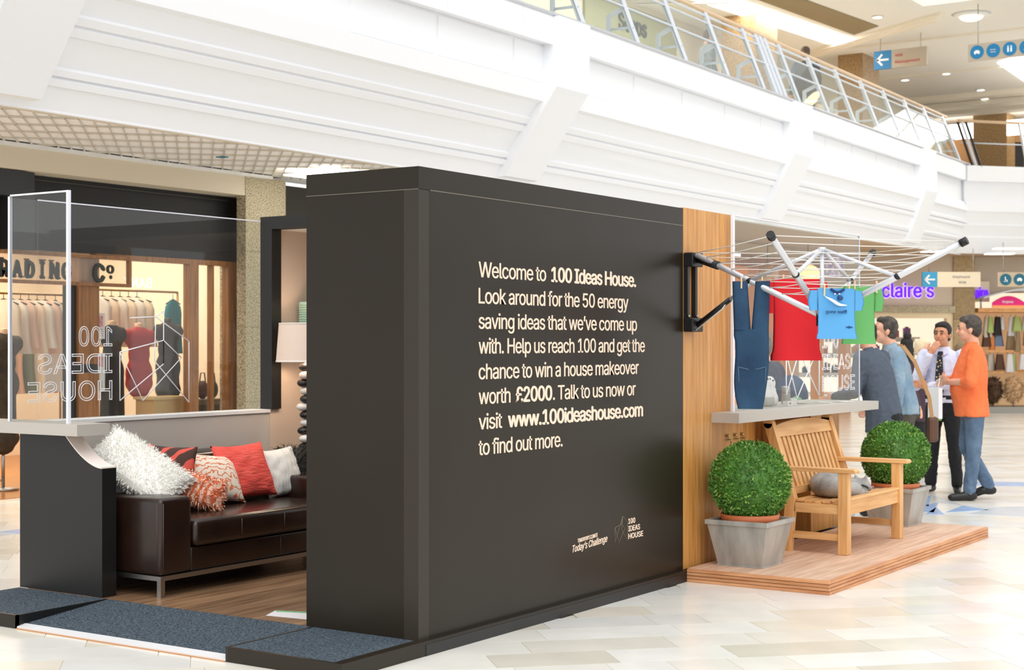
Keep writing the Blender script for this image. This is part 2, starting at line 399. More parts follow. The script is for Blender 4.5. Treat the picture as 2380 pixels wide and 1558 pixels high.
# ---- oak clad wall, knee recess and counter
cw = thing('clad_wall', (-4.6, 9.3, .086), 'orange oak clad wall and low counter front beside the black wall', 'wall panel')
bx((-4.6, 8.79, .0725), (X0, 9.52, 2.40)).build('tall_panel', CLAD, cw)
bx((-4.6, 9.52, .0725), (X0, 9.89, .999)).build('low_panel', CLAD, cw)
bx((-5.05, 9.89, .0725), (-4.95, 11.0, .999)).build('recess_back', CLAD, cw)
bx((-5.05, 11.02, .0725), (X0-.05, 11.6, .999)).build('pier_panel', CLAD, cw)
bx((-4.9, 9.525, .999), (-4.5, 11.81, 1.065)).box((-4.5, 9.2, .999), (-4.30, 11.81, 1.065)).build('counter_top', GREY, cw)
mb = MB()
for y in (9.44, 9.56, 9.67): mb.box((X0, y-.02, .868), (X0+.012, y+.02, .88)); mb.tube([(X0+.01, y, .875), (X0+.03, y, .872), (X0+.03, y, .85)], .006, 6); mb.ell((X0+.012, y-.01, .9), (.012, .012, .012), n=8, m=6)
mb.build('hook', M('brass_hook', (190, 178, 140), .3, metal=.9), cw)
px_ = thing('acrylic_screen', (-4.45, 10.6, 1.065), 'clear acrylic screen with house logo standing on the counter', 'screen')
bx((-4.462, 9.45, 1.0655), (-4.452, 11.79, 2.39)).build('pane', PLEXI, px_)
bx((-4.464, 9.42, 1.0655), (-4.446, 9.447, 2.39)).build('edge', PLEDGE, px_)
bx((-4.462, 11.79, 1.0655), (-4.452, 11.80, 2.39)).build('edge', PLEDGE, px_)
bx((-4.462, 9.447, 2.39), (-4.452, 11.80, 2.398)).build('edge', PLEDGE, px_)
bx((-4.47, 9.447, 2.115), (-4.44, 9.53, 2.135)).build('clip', PLEDGE, px_)
OUTL = M('white_vinyl_line', (245, 243, 248), .4)
mb = MB(); logo(mb, (-4.45, 10.32, 1.15), YD, ZD, (.62, .3), .005); mb.build('house_logo', OUTL, px_)
mb = MB()
for i, t in enumerate(('100', 'IDEAS', 'HOUSE')): put_text(mb, t, (-4.45, 11.0, 1.49-i*.165), YD, ZD, width=(.33, .58, .68)[i], height=.14, outline=.011, depth=.002)
mb.build('lettering', OUTL, px_)

# ---- left end wall with swept edge
ew = thing('end_wall', (-7.1, 6.03, .0725), 'black end wall with a swept cream edge beside the sofa', 'wall panel')
ex = [(-7.48, .0725), (-6.765, .0725), (-6.765, .81)]
for i in range(1, 13):
    t = i/12.; ex.append((-6.765-.31*(t**.62 if False else 1-math.cos(t*PI/2)*1.0 if False else t), .81+.18*(t**1.75)))
ex += [(-7.48, .99)]
MB().prism(ex, (0, 5.98, 0), XD, ZD, (0, .105, 0)).build('panel', BLACK2, ew)
cv = ex[2:-1]; mb = MB()
for (a, b), (c, d) in zip(cv[:-1], cv[1:]): mb.add([(a, 5.975, b), (c, 5.975, d), (c, 6.09, d), (a, 6.09, b), (a, 5.975, b+.008), (c, 5.975, d+.008), (c, 6.09, d+.008), (a, 6.09, b+.008)], [(0,3,2,1),(4,5,6,7),(0,1,5,4),(1,2,6,5),(2,3,7,6),(3,0,4,7)])
mb.build('edge_strip', M('cream_edge', (250, 236, 228), .5), ew)
sh = thing('ledge_shelf', (-7.4, 6.0, 1.0), 'light grey shelf on top of the black end wall', 'shelf')
bx((-8.3, 5.88, .996), (-6.86, 6.12, 1.062)).build('board', GREY, sh)
# ---- rear low wall with sill, acrylic screens
bw = thing('rear_wall', (-7.5, 7.0, .0725), 'pale grey low wall behind the sofa with white sill', 'wall panel')
bx((-7.56, 6.09, .0725), (-7.41, 8.08, 1.035)).build('panel', GREYW, bw)
bx((-7.58, 6.12, 1.036), (-7.40, 8.08, 1.058)).build('sill', WHITE2, bw)
bs = thing('acrylic_screen', (-7.5, 7.0, 1.06), 'clear acrylic screen with mirrored house logo on the sill behind the sofa', 'screen')
bx((-7.50, 6.125, 1.0585), (-7.49, 8.075, 2.39)).build('pane', PLEXI, bs)
bx((-7.50, 6.125, 2.39), (-7.49, 8.075, 2.397)).build('edge', PLEDGE, bs)
mb = MB(); o0 = Vector((-7.485, 6.763, 1.178))
LG = dict(a=(6.763, 1.16), b=(6.763, 1.47), c=(7.14, 1.545), d=(6.93, 1.185), e=(7.32, 1.49), f=(7.07, 1.70), g=(7.14, 1.74), h=(7.06, 1.41), i=(7.37, 1.13), j=(7.37, 1.54), k=(7.14, 1.39), l=(6.85, 1.69))
LG['m'] = (7.30, 1.43); LG['n'] = (6.96, 1.155)
for a, b in ('ab', 'bc', 'bn', 'cm', 'mn', 'ak', 'kg', 'fg', 'lf', 'fj', 'ji', 'ih', 'hf', 'ck'):
    pa, pb = LG[a], LG[b]; mb.tube([(-7.485, *pa), (-7.485, *pb)], .004, 4)
mb.build('house_logo', OUTL, bs)
mb = MB()
for i, t in enumerate(('100', 'IDEAS', 'HOUSE')): put_text(mb, t, (-7.485, 6.70, 1.51-i*.17), -YD, ZD, width=(.27, .585, .66)[i], height=.145, outline=.012, depth=.002)
mb.build('lettering', OUTL, bs)
ls = thing('acrylic_screen', (-7.25, 5.95, 1.062), 'small clear acrylic screen standing on the grey end shelf', 'screen')
bx((-7.50, 5.925, 1.0625), (-7.0, 5.935, 2.40)).build('pane', PLEXI, ls)
for a, b in (((-7.515, 5.92, 1.0625), (-7.50, 5.94, 2.40)), ((-7.0, 5.92, 1.0625), (-6.982, 5.94, 2.41)), ((-7.50, 5.923, 2.40), (-7.0, 5.937, 2.41))): bx(a, b).build('edge', PLEDGE, ls)
bx((-7.50, 5.94, 1.0625), (-7.49, 6.12, 2.39)).build('side_pane', PLEXI, ls)

# ---- alcove: black portal, warm wall
al = thing('alcove', (-7.0, 8.2, .0725), 'warm lit alcove framed in black behind the sofa', 'alcove')
bx((-7.50, 8.082, 1.06), (-7.39, 8.18, 2.335)).build('post', BLACK2, al)
bx((-7.50, 8.082, 2.335), (-5.225, 8.18, 2.425)).build('lintel', BLACK2, al)
bx((-7.56, 8.082, .0725), (-7.41, 8.18, 1.058)).build('lower_wall', PINKW, al)
bx((-7.50, 8.18, .0725), (-7.41, 9.9, 2.335)).build('wall', PINKW, al)
bx((-7.50, 8.18, 2.335), (-5.225, 9.9, 2.42)).build('ceiling_board', WHITE2, al)
bx((-7.41, 9.8, .0725), (-5.225, 9.9, 2.335)).build('back_board', PINKW, al)
# ================================================================ DECK, PLANTERS, GARDEN SEAT
dk = thing('deck_platform', (-4.0, 10.4, 0), 'low timber deck under the garden seat and clipped shrubs', 'deck')
bx((-4.46, 8.80, .0), (-3.53, 12.03, .066)).build('frame', DECKE, dk)
for i in range(10):
    x0 = -4.46+i*.0945
    bx((x0, 8.785, .066), (x0+.092, 12.05, .086)).build('deck_board', DECKM, dk)
for i in range(4):
    z0 = .001+i*.0213
    bx((-4.46, 8.765, z0), (-3.50, 8.80, z0+.018)).build('edge_strip', M('deck_edge_wood_x', (222, 164, 116), .5, col2=(186, 122, 78), vsc=3, stretch=(1, 10, 10), randvar=.08), dk)
    bx((-3.53, 8.80, z0), (-3.50, 12.06, z0+.018)).build('edge_strip', M('deck_edge_wood_y', (222, 164, 116), .5, col2=(186, 122, 78), vsc=3, stretch=(10, 1, 10), randvar=.08), dk)

ZINC = M('zinc', (172, 170, 164), .45, metal=.25, var=.2, vsc=7, stretch=(2, 2, .4))
TERRA = M('terracotta', (206, 116, 72), .6)
LEAF = [M('boxwood_leaf_a', (112, 158, 62), .45, var=.25, vsc=9), M('boxwood_leaf_b', (80, 132, 52), .45, var=.25, vsc=9), M('boxwood_leaf_c', (158, 194, 98), .42, var=.2, vsc=9)]
def ball_mesh(r, seed, nl=7500):
    rg = random.Random(seed); mb = MB(); mb.ell((0, 0, 0), (r*.93, r*.93, r*.93), n=24, m=16, mi=1)
    for i in range(nl):
        d = Vector((rg.gauss(0, 1), rg.gauss(0, 1), rg.gauss(0, 1))).normalized()
        if d.z < -.86: continue
        rr = r*(.9+.12*rg.random()+.03*noise.noise(d*4)); c = d*rr
        t = (d+Vector((rg.uniform(-1, 1), rg.uniform(-1, 1), rg.uniform(-.6, 1.1)))*.9).normalized(); sdv = t.cross(Vector((rg.uniform(-1, 1), rg.uniform(-1, 1), rg.uniform(-1, 1)))).normalized()
        L = rg.uniform(.016, .027); W = L*.6; up = t.cross(sdv)*L*.2
        mb.add([c-t*L*.5, c+sdv*W*.5+up, c+t*L*.6, c-sdv*W*.5+up], [(0, 1, 2), (0, 2, 3)], rg.choice((0, 0, 1, 1, 1, 2)))
    return mb
def planter(c, r, zc, label, seed):
    t = thing('potted_shrub', (c[0], c[1], .0862), label, 'shrub', 'clipped shrubs on the deck')
    x, y = c; zb = .0865; zt = .385; mb = MB(); b_ = .155; q = .208; th = .012
    def sq(h, z): return [(x-h, y-h, z), (x+h, y-h, z), (x+h, y+h, z), (x-h, y+h, z)]
    vs = sq(b_, zb)+sq(q, zt-.03)+sq(q+.012, zt-.03)+sq(q+.012, zt)+sq(q-th, zt)+sq(b_-.01, zb+.02)
    fs = [(0, 3, 2, 1), (20, 21, 22, 23)]
    for l in range(5): fs += [(l*4+k, l*4+(k+1) % 4, (l+1)*4+(k+1) % 4, (l+1)*4+k) for k in range(4)]
    mb.add(vs, fs); mb.build('planter_box', ZINC, t, bevel=.003)
    mb = MB().box((x-b_-.006, y-b_-.006, zb), (x+b_+.006, y+b_+.006, zb+.012)); mb.build('base_rim', ZINC, t)
    mb = MB(); mb.tube([(x, y+q-.035, .22), (x, y+q+.02, .22), (x, y+q+.02, .185), (x, y+q-.04, .185)], .005, 6); mb.build('ring_handle', M('dark_steel', (70, 70, 70), .4, metal=.9), t)
    MB().lathe([(.12, .12), (.17, .36), (.185, .37), (.192, .415), (.18, .418), (.172, .40), (.0, .395)], (x, y, 0), 28).build('flower_pot', TERRA, t)
    mb = ball_mesh(r, seed); mb.v = [p+Vector((x, y, zc)) for p in mb.v]
    mb.build('foliage', LEAF, t, fix=False)['kind'] = 'stuff'
planter((-4.205, 9.165), .262, .626, 'clipped ball shrub in a zinc box nearest the black wall', 1)
planter((-4.175, 11.85), .268, .634, 'clipped ball shrub in a zinc box behind the garden seat', 2)

gs = thing('garden_seat', (-4.07, 10.44, .0862), 'slatted teak garden armchair on the timber deck', 'chair')
yn, yf = 9.915, 10.965; zt = .0865
for y in (yn, yf):
    bx((-3.885, y-.036, zt), (-3.815, y+.036, .643)).build('leg', TEAK, gs, bevel=.005)
    mb = MB()        # rear leg runs up as back upright, raked
    for a, b in (((-4.27, zt), (-4.235, .45)), ((-4.235, .45), (-4.40, .965))):
        mb.add([(a[0]-.035, y-.03, a[1]), (a[0]+.035, y-.03, a[1]), (a[0]+.035, y+.03, a[1]), (a[0]-.035, y+.03, a[1]), (b[0]-.033, y-.03, b[1]), (b[0]+.033, y-.03, b[1]), (b[0]+.033, y+.03, b[1]), (b[0]-.033, y+.03, b[1])], [(0,3,2,1),(4,5,6,7),(0,1,5,4),(1,2,6,5),(2,3,7,6),(3,0,4,7)])
    mb.tube([(-4.40, y-.03, .963), (-4.40, y+.03, .963)], .033, 12)
    mb.build('back_post', TEAK, gs)
    MB().prism([(-4.33, .643), (-3.76, .643), (-3.755, .66), (-3.77, .672), (-4.33, .672)], (0, y-.045, 0), XD, ZD, (0, .09, 0)).build('armrest', TEAKW, gs, bevel=.004)
    bx((-4.24, y-.02, .18), (-3.885, y+.02, .225)).build('stretcher', TEAKW, gs)
    bx((-4.2, y-.022, .36), (-3.885, y+.022, .425)).build('side_rail', TEAKW, gs)
bx((-3.875, yn+.036, .355), (-3.83, yf-.036, .455)).build('front_rail', TEAKX, gs)
bx((-4.25, yn+.03, .36), (-4.21, yf-.03, .425)).build('rear_rail', TEAKX, gs)
def bp(z): return -4.235-.165*(z-.45)/.515
top = [(yn+.03, .87)]+[(yn+.03+(yf-yn-.06)*i/16., .945+.035*math.sin(PI*i/16.)**.8) for i in range(17)]+[(yf-.03, .87)]
mb = MB(); nrm = Vector((.05, 0, .016))
mb.add([(bp(z)-.022, y, z) for y, z in top]+[(bp(z)+.022, y, z) for y, z in top], [tuple(range(19))[::-1], tuple(range(19, 38))]+[(i, (i+1) % 19, 19+(i+1) % 19, 19+i) for i in range(19)])
mb.build('top_rail', TEAKX, gs)
MB().bar((bp(.5), yn+.03, .5), (bp(.5), yf-.03, .5), .035, .05).build('lower_rail', TEAKX, gs)
ns = 13
for i in range(ns):
    y = yn+.075+(yf-yn-.15)*i/(ns-1)
    MB().bar((bp(.5), y, .5), (bp(.88), y, .88), .044, .02, up=(1, 0, 0)).build('back_slat', TEAK, gs)
for i, (x, z) in enumerate(((-3.85, .458), (-3.915, .447), (-3.98, .437), (-4.045, .432), (-4.11, .434), (-4.175, .442))):
    bx((x-.029, yn-.005 if 0 < i else yn+.036, z-.009), (x+.029, yf+.005 if 0 < i else yf-.036, z+.009)).build('seat_slat', TEAKX, gs, bevel=.003)

# ---- generic voxel union for soft bodies
def fuse(mb, name, mat, parent, voxel=.012, smooth=6, wr=0., wf=9.):
    me = mb.mesh(name+'_src', mat, worg(parent)); ob = bpy.data.objects.new('tmp', me); COL.objects.link(ob)
    r = ob.modifiers.new('r', 'REMESH'); r.mode = 'VOXEL'; r.voxel_size = voxel; r.use_smooth_shade = True
    if smooth:
        s_ = ob.modifiers.new('s', 'SMOOTH'); s_.iterations = smooth; s_.factor = .5
    dg = bpy.context.evaluated_depsgraph_get(); dg.update()
    m2 = bpy.data.meshes.new_from_object(ob.evaluated_get(dg)); m2.name = name
    bpy.data.objects.remove(ob); bpy.data.meshes.remove(me)
    m2.materials.clear()
    if wr:
        og = worg(parent); ns_ = [v.normal.copy() for v in m2.vertices]
        for v, n_ in zip(m2.vertices, ns_):
            q = v.co+og; a = noise.noise(Vector((q.x*wf*1.5, q.y*wf*1.5, q.z*wf*.55+q.x*4))); b = noise.noise(Vector((q.x*wf*2+7, q.y*wf*2, q.z*wf*2.6-q.y*9)))
            v.co += n_*(wr*(-abs(a)*1.6+.5)+wr*.6*(-abs(b)*1.4+.4))
    for m in (mat if isinstance(mat, (list, tuple)) else [mat]): m2.materials.append(m)
    for p in m2.polygons: p.use_smooth = True
    o = bpy.data.objects.new(name, m2); COL.objects.link(o)
    if parent: o.parent = parent; ORG[o.name] = worg(parent)
    return o
def fur(mb, src_v, n, L, rg, droop=.3, w=.004, mi=0):
    """short tufts grown from (point, normal) samples"""
    for i in range(n):
        p, d = src_v[rg.randrange(len(src_v))]
        d2 = (d+Vector((rg.uniform(-1, 1), rg.uniform(-1, 1), rg.uniform(-1, 1)))*.6+Vector((0, 0, -droop))).normalized()
        sdv = d2.cross(Vector((rg.uniform(-1, 1), rg.uniform(-1, 1), rg.uniform(-1, 1)))).normalized()*w; l = L*rg.uniform(.5, 1.1)
        j = p+Vector((rg.uniform(-1, 1), rg.uniform(-1, 1), rg.uniform(-1, 1)))*.012
        mb.add([j-sdv, j+sdv, j+d2*l], [(0, 1, 2)], mi)
# ---- sleeping grey cat on the seat
ct = thing('sleeping_cat', (-4.03, 10.33, .446), 'grey furry cat curled up asleep on the garden seat', 'cat')
GCAT = M('grey_cat_fur', (128, 126, 124), .9, col2=(178, 176, 174), vsc=7, bump=.5, bsc=90, spec=.2)
mb = MB(); cc = Vector((-4.03, 10.33, .447))
for a in range(0, 300, 14):
    t = a/300.; an = R2(a+70); rr = .085+.045*math.sin(PI*t); rad = .062+.03*math.sin(PI*min(1, t*1.15))
    mb.ell(cc+Vector((math.cos(an)*rr*1.0, math.sin(an)*rr*1.35, rad*.86)), (rad, rad*1.15, rad*.9), n=14, m=10)
hd = cc+Vector((.085, .16, .062)); mb.ell(hd, (.062, .066, .056)); mb.ell(hd+Vector((.03, .045, -.018)), (.032, .034, .026))
for sx in (-1, 1): mb.cone(hd+Vector((sx*.032, -.012, .046)), .02, hd+Vector((sx*.042, -.016, .078)), .005)
mb.cone(cc+Vector((.1, -.12, .028)), .026, cc+Vector((.14, .02, .026)), .024); mb.cone(cc+Vector((.14, .02, .026)), .024, cc+Vector((.135, .12, .022)), .016)
body = fuse(mb, 'body', GCAT, ct, .008, 3)
mb = MB(); DK = M('dark_cat_stripe', (40, 40, 42), .8)
mb.tube([cc+Vector((.118, -.04, .085)), cc+Vector((.150, .02, .075)), cc+Vector((.150, .09, .06)), cc+Vector((.14, .15, .045))], [.004, .008, .008, .004], 6); mb.build('paw_stripe', DK, ct)
MB().ell(hd+Vector((.058, .07, -.012)), (.009, .009, .007), n=8, m=6).build('nose', M('pink_nose', (200, 110, 116), .5), ct)

# ================================================================ SOFA
sf = thing('sofa', (-6.93, 7.15, .0725), 'dark brown leather sofa with steel legs behind the black end wall', 'sofa')
SX0, SX1, SY0, SY1 = -7.395, -6.47, 6.15, 7.99
def rbox(name, a, b, r, mat=LEATHER, parent=sf, puff=0.):
    mb = MB().box(a, b); o = mb.build(name, mat, parent); m = o.modifiers.new('bevel', 'BEVEL'); m.width = r; m.segments = 4
    for p in o.data.polygons: p.use_smooth = True
    return o
rbox('arm', (SX0, SY0, .195), (SX1, SY0+.25, .638), .028)
rbox('arm', (SX0, SY1-.25, .195), (SX1, SY1, .638), .028)
rbox('base', (SX0, SY0+.25, .195), (SX1-.012, SY1-.25, .335), .014)
rbox('backrest', (SX0, SY0+.25, .335), (SX0+.22, SY1-.25, .825), .045)
rbox('seat_cushion', (SX0+.215, SY0+.255, .337), (SX1+.02, SY1-.255, .497), .04)
SEAM = M('leather_seam', (84, 62, 52), .5); kids = {c.name.split('.')[0]: c for c in sf.children}; arm1 = sf.children[0]
for y in (6.79, 7.17, 7.55): MB().tube([(SX1+.0205, y, .36), (SX1+.0205, y, .47)], .003, 5).build('seam', SEAM, kids['seat_cushion'])
MB().tube([(SX1+.0005, SY0+.02, .22), (SX1+.0005, SY0+.02, .61)], .003, 5).build('seam', SEAM, arm1); MB().tube([(SX1-.012, 7.17, .2), (SX1-.012, 7.17, .33)], .003, 5).build('seam', SEAM, kids['base'])
MB().tube([(SX1-.03, SY0-.0005, .22), (SX1-.03, SY0-.0005, .61)], .003, 5).build('seam', SEAM, arm1)
bx((SX0, SY0, .168), (SX1, SY1, .194)).build('frame', STEEL, sf)
for x in (SX0+.02, SX1-.02):
    for y in (SY0+.02, SY1-.02): bx((x-.016, y-.016, .0725), (x+.016, y+.016, .168)).build('leg', STEEL, sf)

def cushion(name, c, u, v, wdt, hgt, th, mat, label, furn=None, wr=.0, seed=1, pinch=.14, mats=None):
    """plump square pillow: c centre, u/v in-plane axes"""
    c, u, v = Vector(c), Vector(u).normalized(), Vector(v); v = (v-u*v.dot(u)).normalized(); n = u.cross(v)
    t = thing(name, c-Vector((0, 0, hgt/2)), label, 'cushion', 'cushions on the leather sofa'); rg = random.Random(seed)
    N_ = 22; mb = MB(); samp = []
    def pt(i, j, side):
        a = i/N_*2-1; b = j/N_*2-1
        e = max(0, (1-a*a)*(1-b*b)); pa = a*(1-pinch*(1-b*b)*a*a*.6); pb = b*(1-pinch*(1-a*a)*b*b*.6)
        d = th/2*(e**.45)+(noise.noise(Vector((a*3+seed, b*3, side)))*wr if e > .02 else 0)
        return c+u*(pa*wdt/2)+v*(pb*hgt/2)+n*(side*d)
    for side in (1, -1):
        vs = [pt(i, j, side) for i in range(N_+1) for j in range(N_+1)]
        fs = [(i*(N_+1)+j, (i+1)*(N_+1)+j, (i+1)*(N_+1)+j+1, i*(N_+1)+j+1) for i in range(N_) for j in range(N_)]
        mb.add(vs, fs, 0, True)
        for i in range(N_+1):
            for j in range(N_+1):
                a = i/N_*2-1; b = j/N_*2-1; samp.append((pt(i, j, side), (n*side*(1-max(abs(a), abs(b))**3)+u*a*.5+v*b*.5).normalized()))
    mb.build('cover', mat, t)
    if furn:
        f = MB(); fur(f, samp, furn[0], furn[1], rg, furn[2], furn[3]); f.build('pile', furn[4] if len(furn) > 4 else mat, t, fix=False)['kind'] = 'stuff'
    return t
FURW = M('white_fur', (250, 248, 242), .9, spec=.1, var=.03)
cushion('furry_cushion', (-6.91, 6.40, .775), RIGHT*.83-ZD*.55, VIEW*.86+ZD*.42+RIGHT*.2, .58, .40, .17, FURW, 'large white furry cushion leaning over the sofa arm', (9000, .022, .25, .003))
cushion('linen_cushion', (-7.08, 6.36, .72), (.8, .1, -.1), (.1, .35, .9), .36, .34, .10, M('white_linen', (232, 230, 228), .8, bump=.4, bsc=12), 'plain white cushion behind the white furry cushion')
def swirl(name, base, ink, scale, dist, width):
    m = M(name, base, .8); nt = m.node_tree; N = nt.nodes; b = N['Principled BSDF']
    tc = N.new('ShaderNodeTexCoord'); wv = N.new('ShaderNodeTexWave'); wv.inputs['Scale'].default_value = scale; wv.inputs['Distortion'].default_value = dist; wv.inputs['Detail'].default_value = 2; wv.inputs['Detail Scale'].default_value = .8
    rp = N.new('ShaderNodeValToRGB'); rp.color_ramp.elements[0].position = 1-width; rp.color_ramp.elements[0].color = lin(base); rp.color_ramp.elements[1].position = 1-width*.6; rp.color_ramp.elements[1].color = lin(ink)
    nt.links.new(tc.outputs['Object'], wv.inputs[0]); nt.links.new(wv.outputs[0], rp.inputs[0]); nt.links.new(rp.outputs[0], b.inputs['Base Color']); return m
cushion('leaf_cushion', (-6.96, 6.68, .715), (.55, .80, -.1), (-.3, -.05, .95), .34, .38, .12, swirl('brown_leaf_print', (78, 52, 44), (224, 92, 78), 5.0, 6, .35), 'brown cushion with red and cream leaf print behind the white furry one', seed=4)
cushion('swirl_cushion', (-6.98, 7.02, .675), (.12, 1, -.12), (-.5, .1, .9), .56, .33, .15, swirl('cream_swirl_print', (246, 230, 214), (226, 128, 84), 15, 14, .2), 'cream cushion with orange swirl print in the middle of the sofa', seed=5)
cushion('shaggy_cushion', (-6.77, 6.79, .615), (.55, .8, -.30), (-.3, .25, .9), .27, .21, .12, swirl('orange_shag', (222, 112, 66), (246, 214, 190), 12, 5, .5), 'small orange and white shaggy cushion at the front', (1500, .03, .5, .004), seed=6)
cushion('ruched_cushion', (-6.99, 7.38, .69), (.08, 1, .02), (-.42, 0, .9), .44, .385, .15, M('coral_red_fabric', (226, 72, 62), .75, col2=(240, 96, 84), vsc=10, bump=1., bsc=26, stretch=(1, .6, 3)), 'coral red ruched cushion between swirl print and white cushions', seed=7, wr=.012)
cushion('pleated_cushion', (-7.0, 7.74, .655), (.05, 1, .05), (-.4, 0, .9), .36, .35, .14, M('white_satin', (226, 224, 218), .5, bump=.9, bsc=16, stretch=(1, 3, .7)), 'white pleated cushion at the far end of the sofa', seed=8, wr=.01)
cushion('feather_cushion', (-7.02, 7.93, .68), (.3, 1, .0), (-.4, 0, .9), .24, .30, .12, MATBLACK, 'black feathery cushion at the very end of the sofa', (900, .05, .2, .003), seed=9)

# ---- lamp and vase in the alcove
lp = thing('table_lamp', (-7.1, 8.14, .0725), 'floor lamp with pale drum shade and pebble stem in the alcove', 'lamp')
LX, LY = -7.10, 8.11
SHADE = M('lamp_shade_fabric', (238, 216, 200), .8, trans=0); 
shd = MB().lathe([(.205, 1.40), (.185, 1.665)], (LX, LY, 0), 40).build('shade', SHADE, lp)
MB().lathe([(.207, 1.395), (.207, 1.405), (.203, 1.405), (.203, 1.395), (.207, 1.395)], (LX, LY, 0), 40).build('shade_rim', M('shade_rim', (250, 240, 232), .6), shd); MB().lathe([(.187, 1.66), (.187, 1.668), (.183, 1.668), (.183, 1.66), (.187, 1.66)], (LX, LY, 0), 40).build('shade_rim', M('shade_rim'), shd)
for i in range(19):
    z = .36+i*.0555
    MB().ell((LX+.012*math.sin(i*2.3), LY+.012*math.cos(i*1.7), z), (.048, .05, .03), n=14, m=8).build('pebble', M('pebble_white', (232, 226, 218), .35) if i % 2 else M('pebble_black', (30, 28, 28), .35), lp)
MB().lathe([(0, .0725), (.1, .0725), (.1, .09), (.02, .1), (.02, .35)], (LX, LY, 0), 24).build('base', M('lamp_base_black', (24, 24, 24), .4), lp)
MB().tube([(LX, LY, .33), (LX, LY, 1.62)], .008, 8).build('rod', STEEL, lp)
pl = bpy.data.lights.new('table_lamp_bulb', 'POINT'); pl.energy = 5; pl.color = (1, .78, .58); pl.shadow_soft_size = .05
plo = bpy.data.objects.new('lamp_bulb', pl); COL.objects.link(plo); plo.location = (LX-.0, LY, 1.5)
vz = thing('glass_vase', (-7.25, 8.5, 1.62), 'ribbed green glass vase on the alcove shelf above the lamp', 'vase')
mb = MB()
for i in range(9): mb.box((-7.395+.03, 8.34, 1.667+i*.017), (-7.20, 8.66, 1.667+i*.017+.0125))
mb.build('ribs', M('green_glass', (170, 206, 182), .15, spec=.7), vz)
bx((-7.36, 8.345, 1.666), (-7.205, 8.655, 1.825)).build('body', M('green_glass_core', (196, 220, 200), .2), vz)
tag(bx((-7.41, 8.30, 1.645), (-7.17, 9.75, 1.665)).build('wall_shelf', PINKW), 'narrow shelf on the alcove wall carrying the green vase', 'shelf')
dl = bpy.data.lights.new('alcove_downlight', 'SPOT'); dl.energy = 26; dl.color = (1, .82, .6); dl.spot_size = R2(110); dl.shadow_soft_size = .08
dlo = bpy.data.objects.new('alcove_downlight', dl); COL.objects.link(dlo); dlo.location = (-6.6, 8.9, 2.30)
# ================================================================ WALL AIRER AND WASHING
HUB = Vector((-3.50, 8.65, 1.69)); TIP = dict(A=Vector((-3.37, 7.62, 2.10)), B=Vector((-2.66, 8.66, 2.10)), C=Vector((-3.49, 9.46, 2.10)), D=Vector((-4.44, 8.83, 2.10)))
APX = Vector((-3.50, 8.65, 2.09))
ar = thing('wall_airer', (-4.49, 8.83, 1.62), 'folding clothes airer with silver arms bracketed to the black wall corner', 'clothes airer')
PLB = M('black_plastic', (20, 20, 24), .45)
mb = MB().box((X0+.001, 8.795, 1.64), (X0+.03, 8.825, 2.10)).box((X0+.001, 8.905, 1.64), (X0+.03, 8.935, 2.10)); mb.build('wall_bracket', PLB, ar)
bx((X0+.001, 8.79, 2.02), (X0+.07, 8.94, 2.11)).build('bracket_head', PLB, ar, bevel=.008)
bx((X0+.001, 8.79, 1.60), (X0+.07, 8.94, 1.69)).build('bracket_foot', PLB, ar, bevel=.008)
for y in (8.805, 8.92): MB().ell((X0+.035, y, 1.70), (.01, .01, .01), n=8, m=6).build('bolt', STEEL, ar)
ALW = M('white_aluminium_tube', (222, 224, 230), .3, metal=.35)
for k, T in TIP.items():
    d = (T-HUB).normalized(); e = T if k != 'D' else T-d*.02
    am = MB().tube([HUB+d*.02, e], .0185 if k != 'C' else .014, 10).build('arm', ALW, ar)
    if k != 'D': MB().tube([e-d*.012, e+d*.03], .024, 8).build('arm_cap', PLB, am)
    mid = HUB+(T-HUB)*.55
    st_ = MB().tube([APX, mid], .0125, 8).build('strut', ALW, ar); MB().ell(mid, (.024, .024, .02), n=10, m=6).build('strut_joint', PLB, st_)
MB().tube([(X0+.06, 8.865, 2.075), TIP['D']+(HUB-TIP['D'])*.20], .027, 10).build('arm_sleeve', PLB, ar)
MB().tube([HUB+Vector((0, 0, -.06)), HUB+Vector((0, 0, .03))], .035, 12).build('hub', PLB, ar)
MB().tube([HUB, APX], .014, 8).build('centre_pole', ALW, ar)
MB().tube([APX+Vector((0, 0, -.02)), APX+Vector((0, 0, .012))], .022, 10).build('top_hub', ALW, ar)
pA = Vector((X0+.05, 8.865, 1.635)); pB = TIP['D']+(HUB-TIP['D'])*.47
MB().tube([pA, pA+(pB-pA)*.62], .017, 8).build('brace', PLB, ar); MB().tube([pA+(pB-pA)*.6, pB], .012, 8).build('brace_rod', ALW, ar)
MB().tube([pA+Vector((.01, -.03, -.03)), pA+(pB-pA)*.5+Vector((0, -.02, -.03)), pA+(pB-pA)*.58], .004, 6).build('pull_cord', M('cord_white', (236, 234, 228), .6), ar)
CORD = M('cord_white')
for t in (.30, .40, .50, .60, .70, .80, .90, .98):
    mb = MB(); ks = 'ABCDA'; q = {k: HUB+(T-HUB)*t+Vector((0, 0, .016)) for k, T in TIP.items()}
    for a, b in zip(ks[:-1], ks[1:]):
        pa, pb = q[a], q[b]; m = (pa+pb)/2-Vector((0, 0, .006)); mb.tube([pa, m, pb], .0027, 5)
    mb.build('cord', CORD, ar)
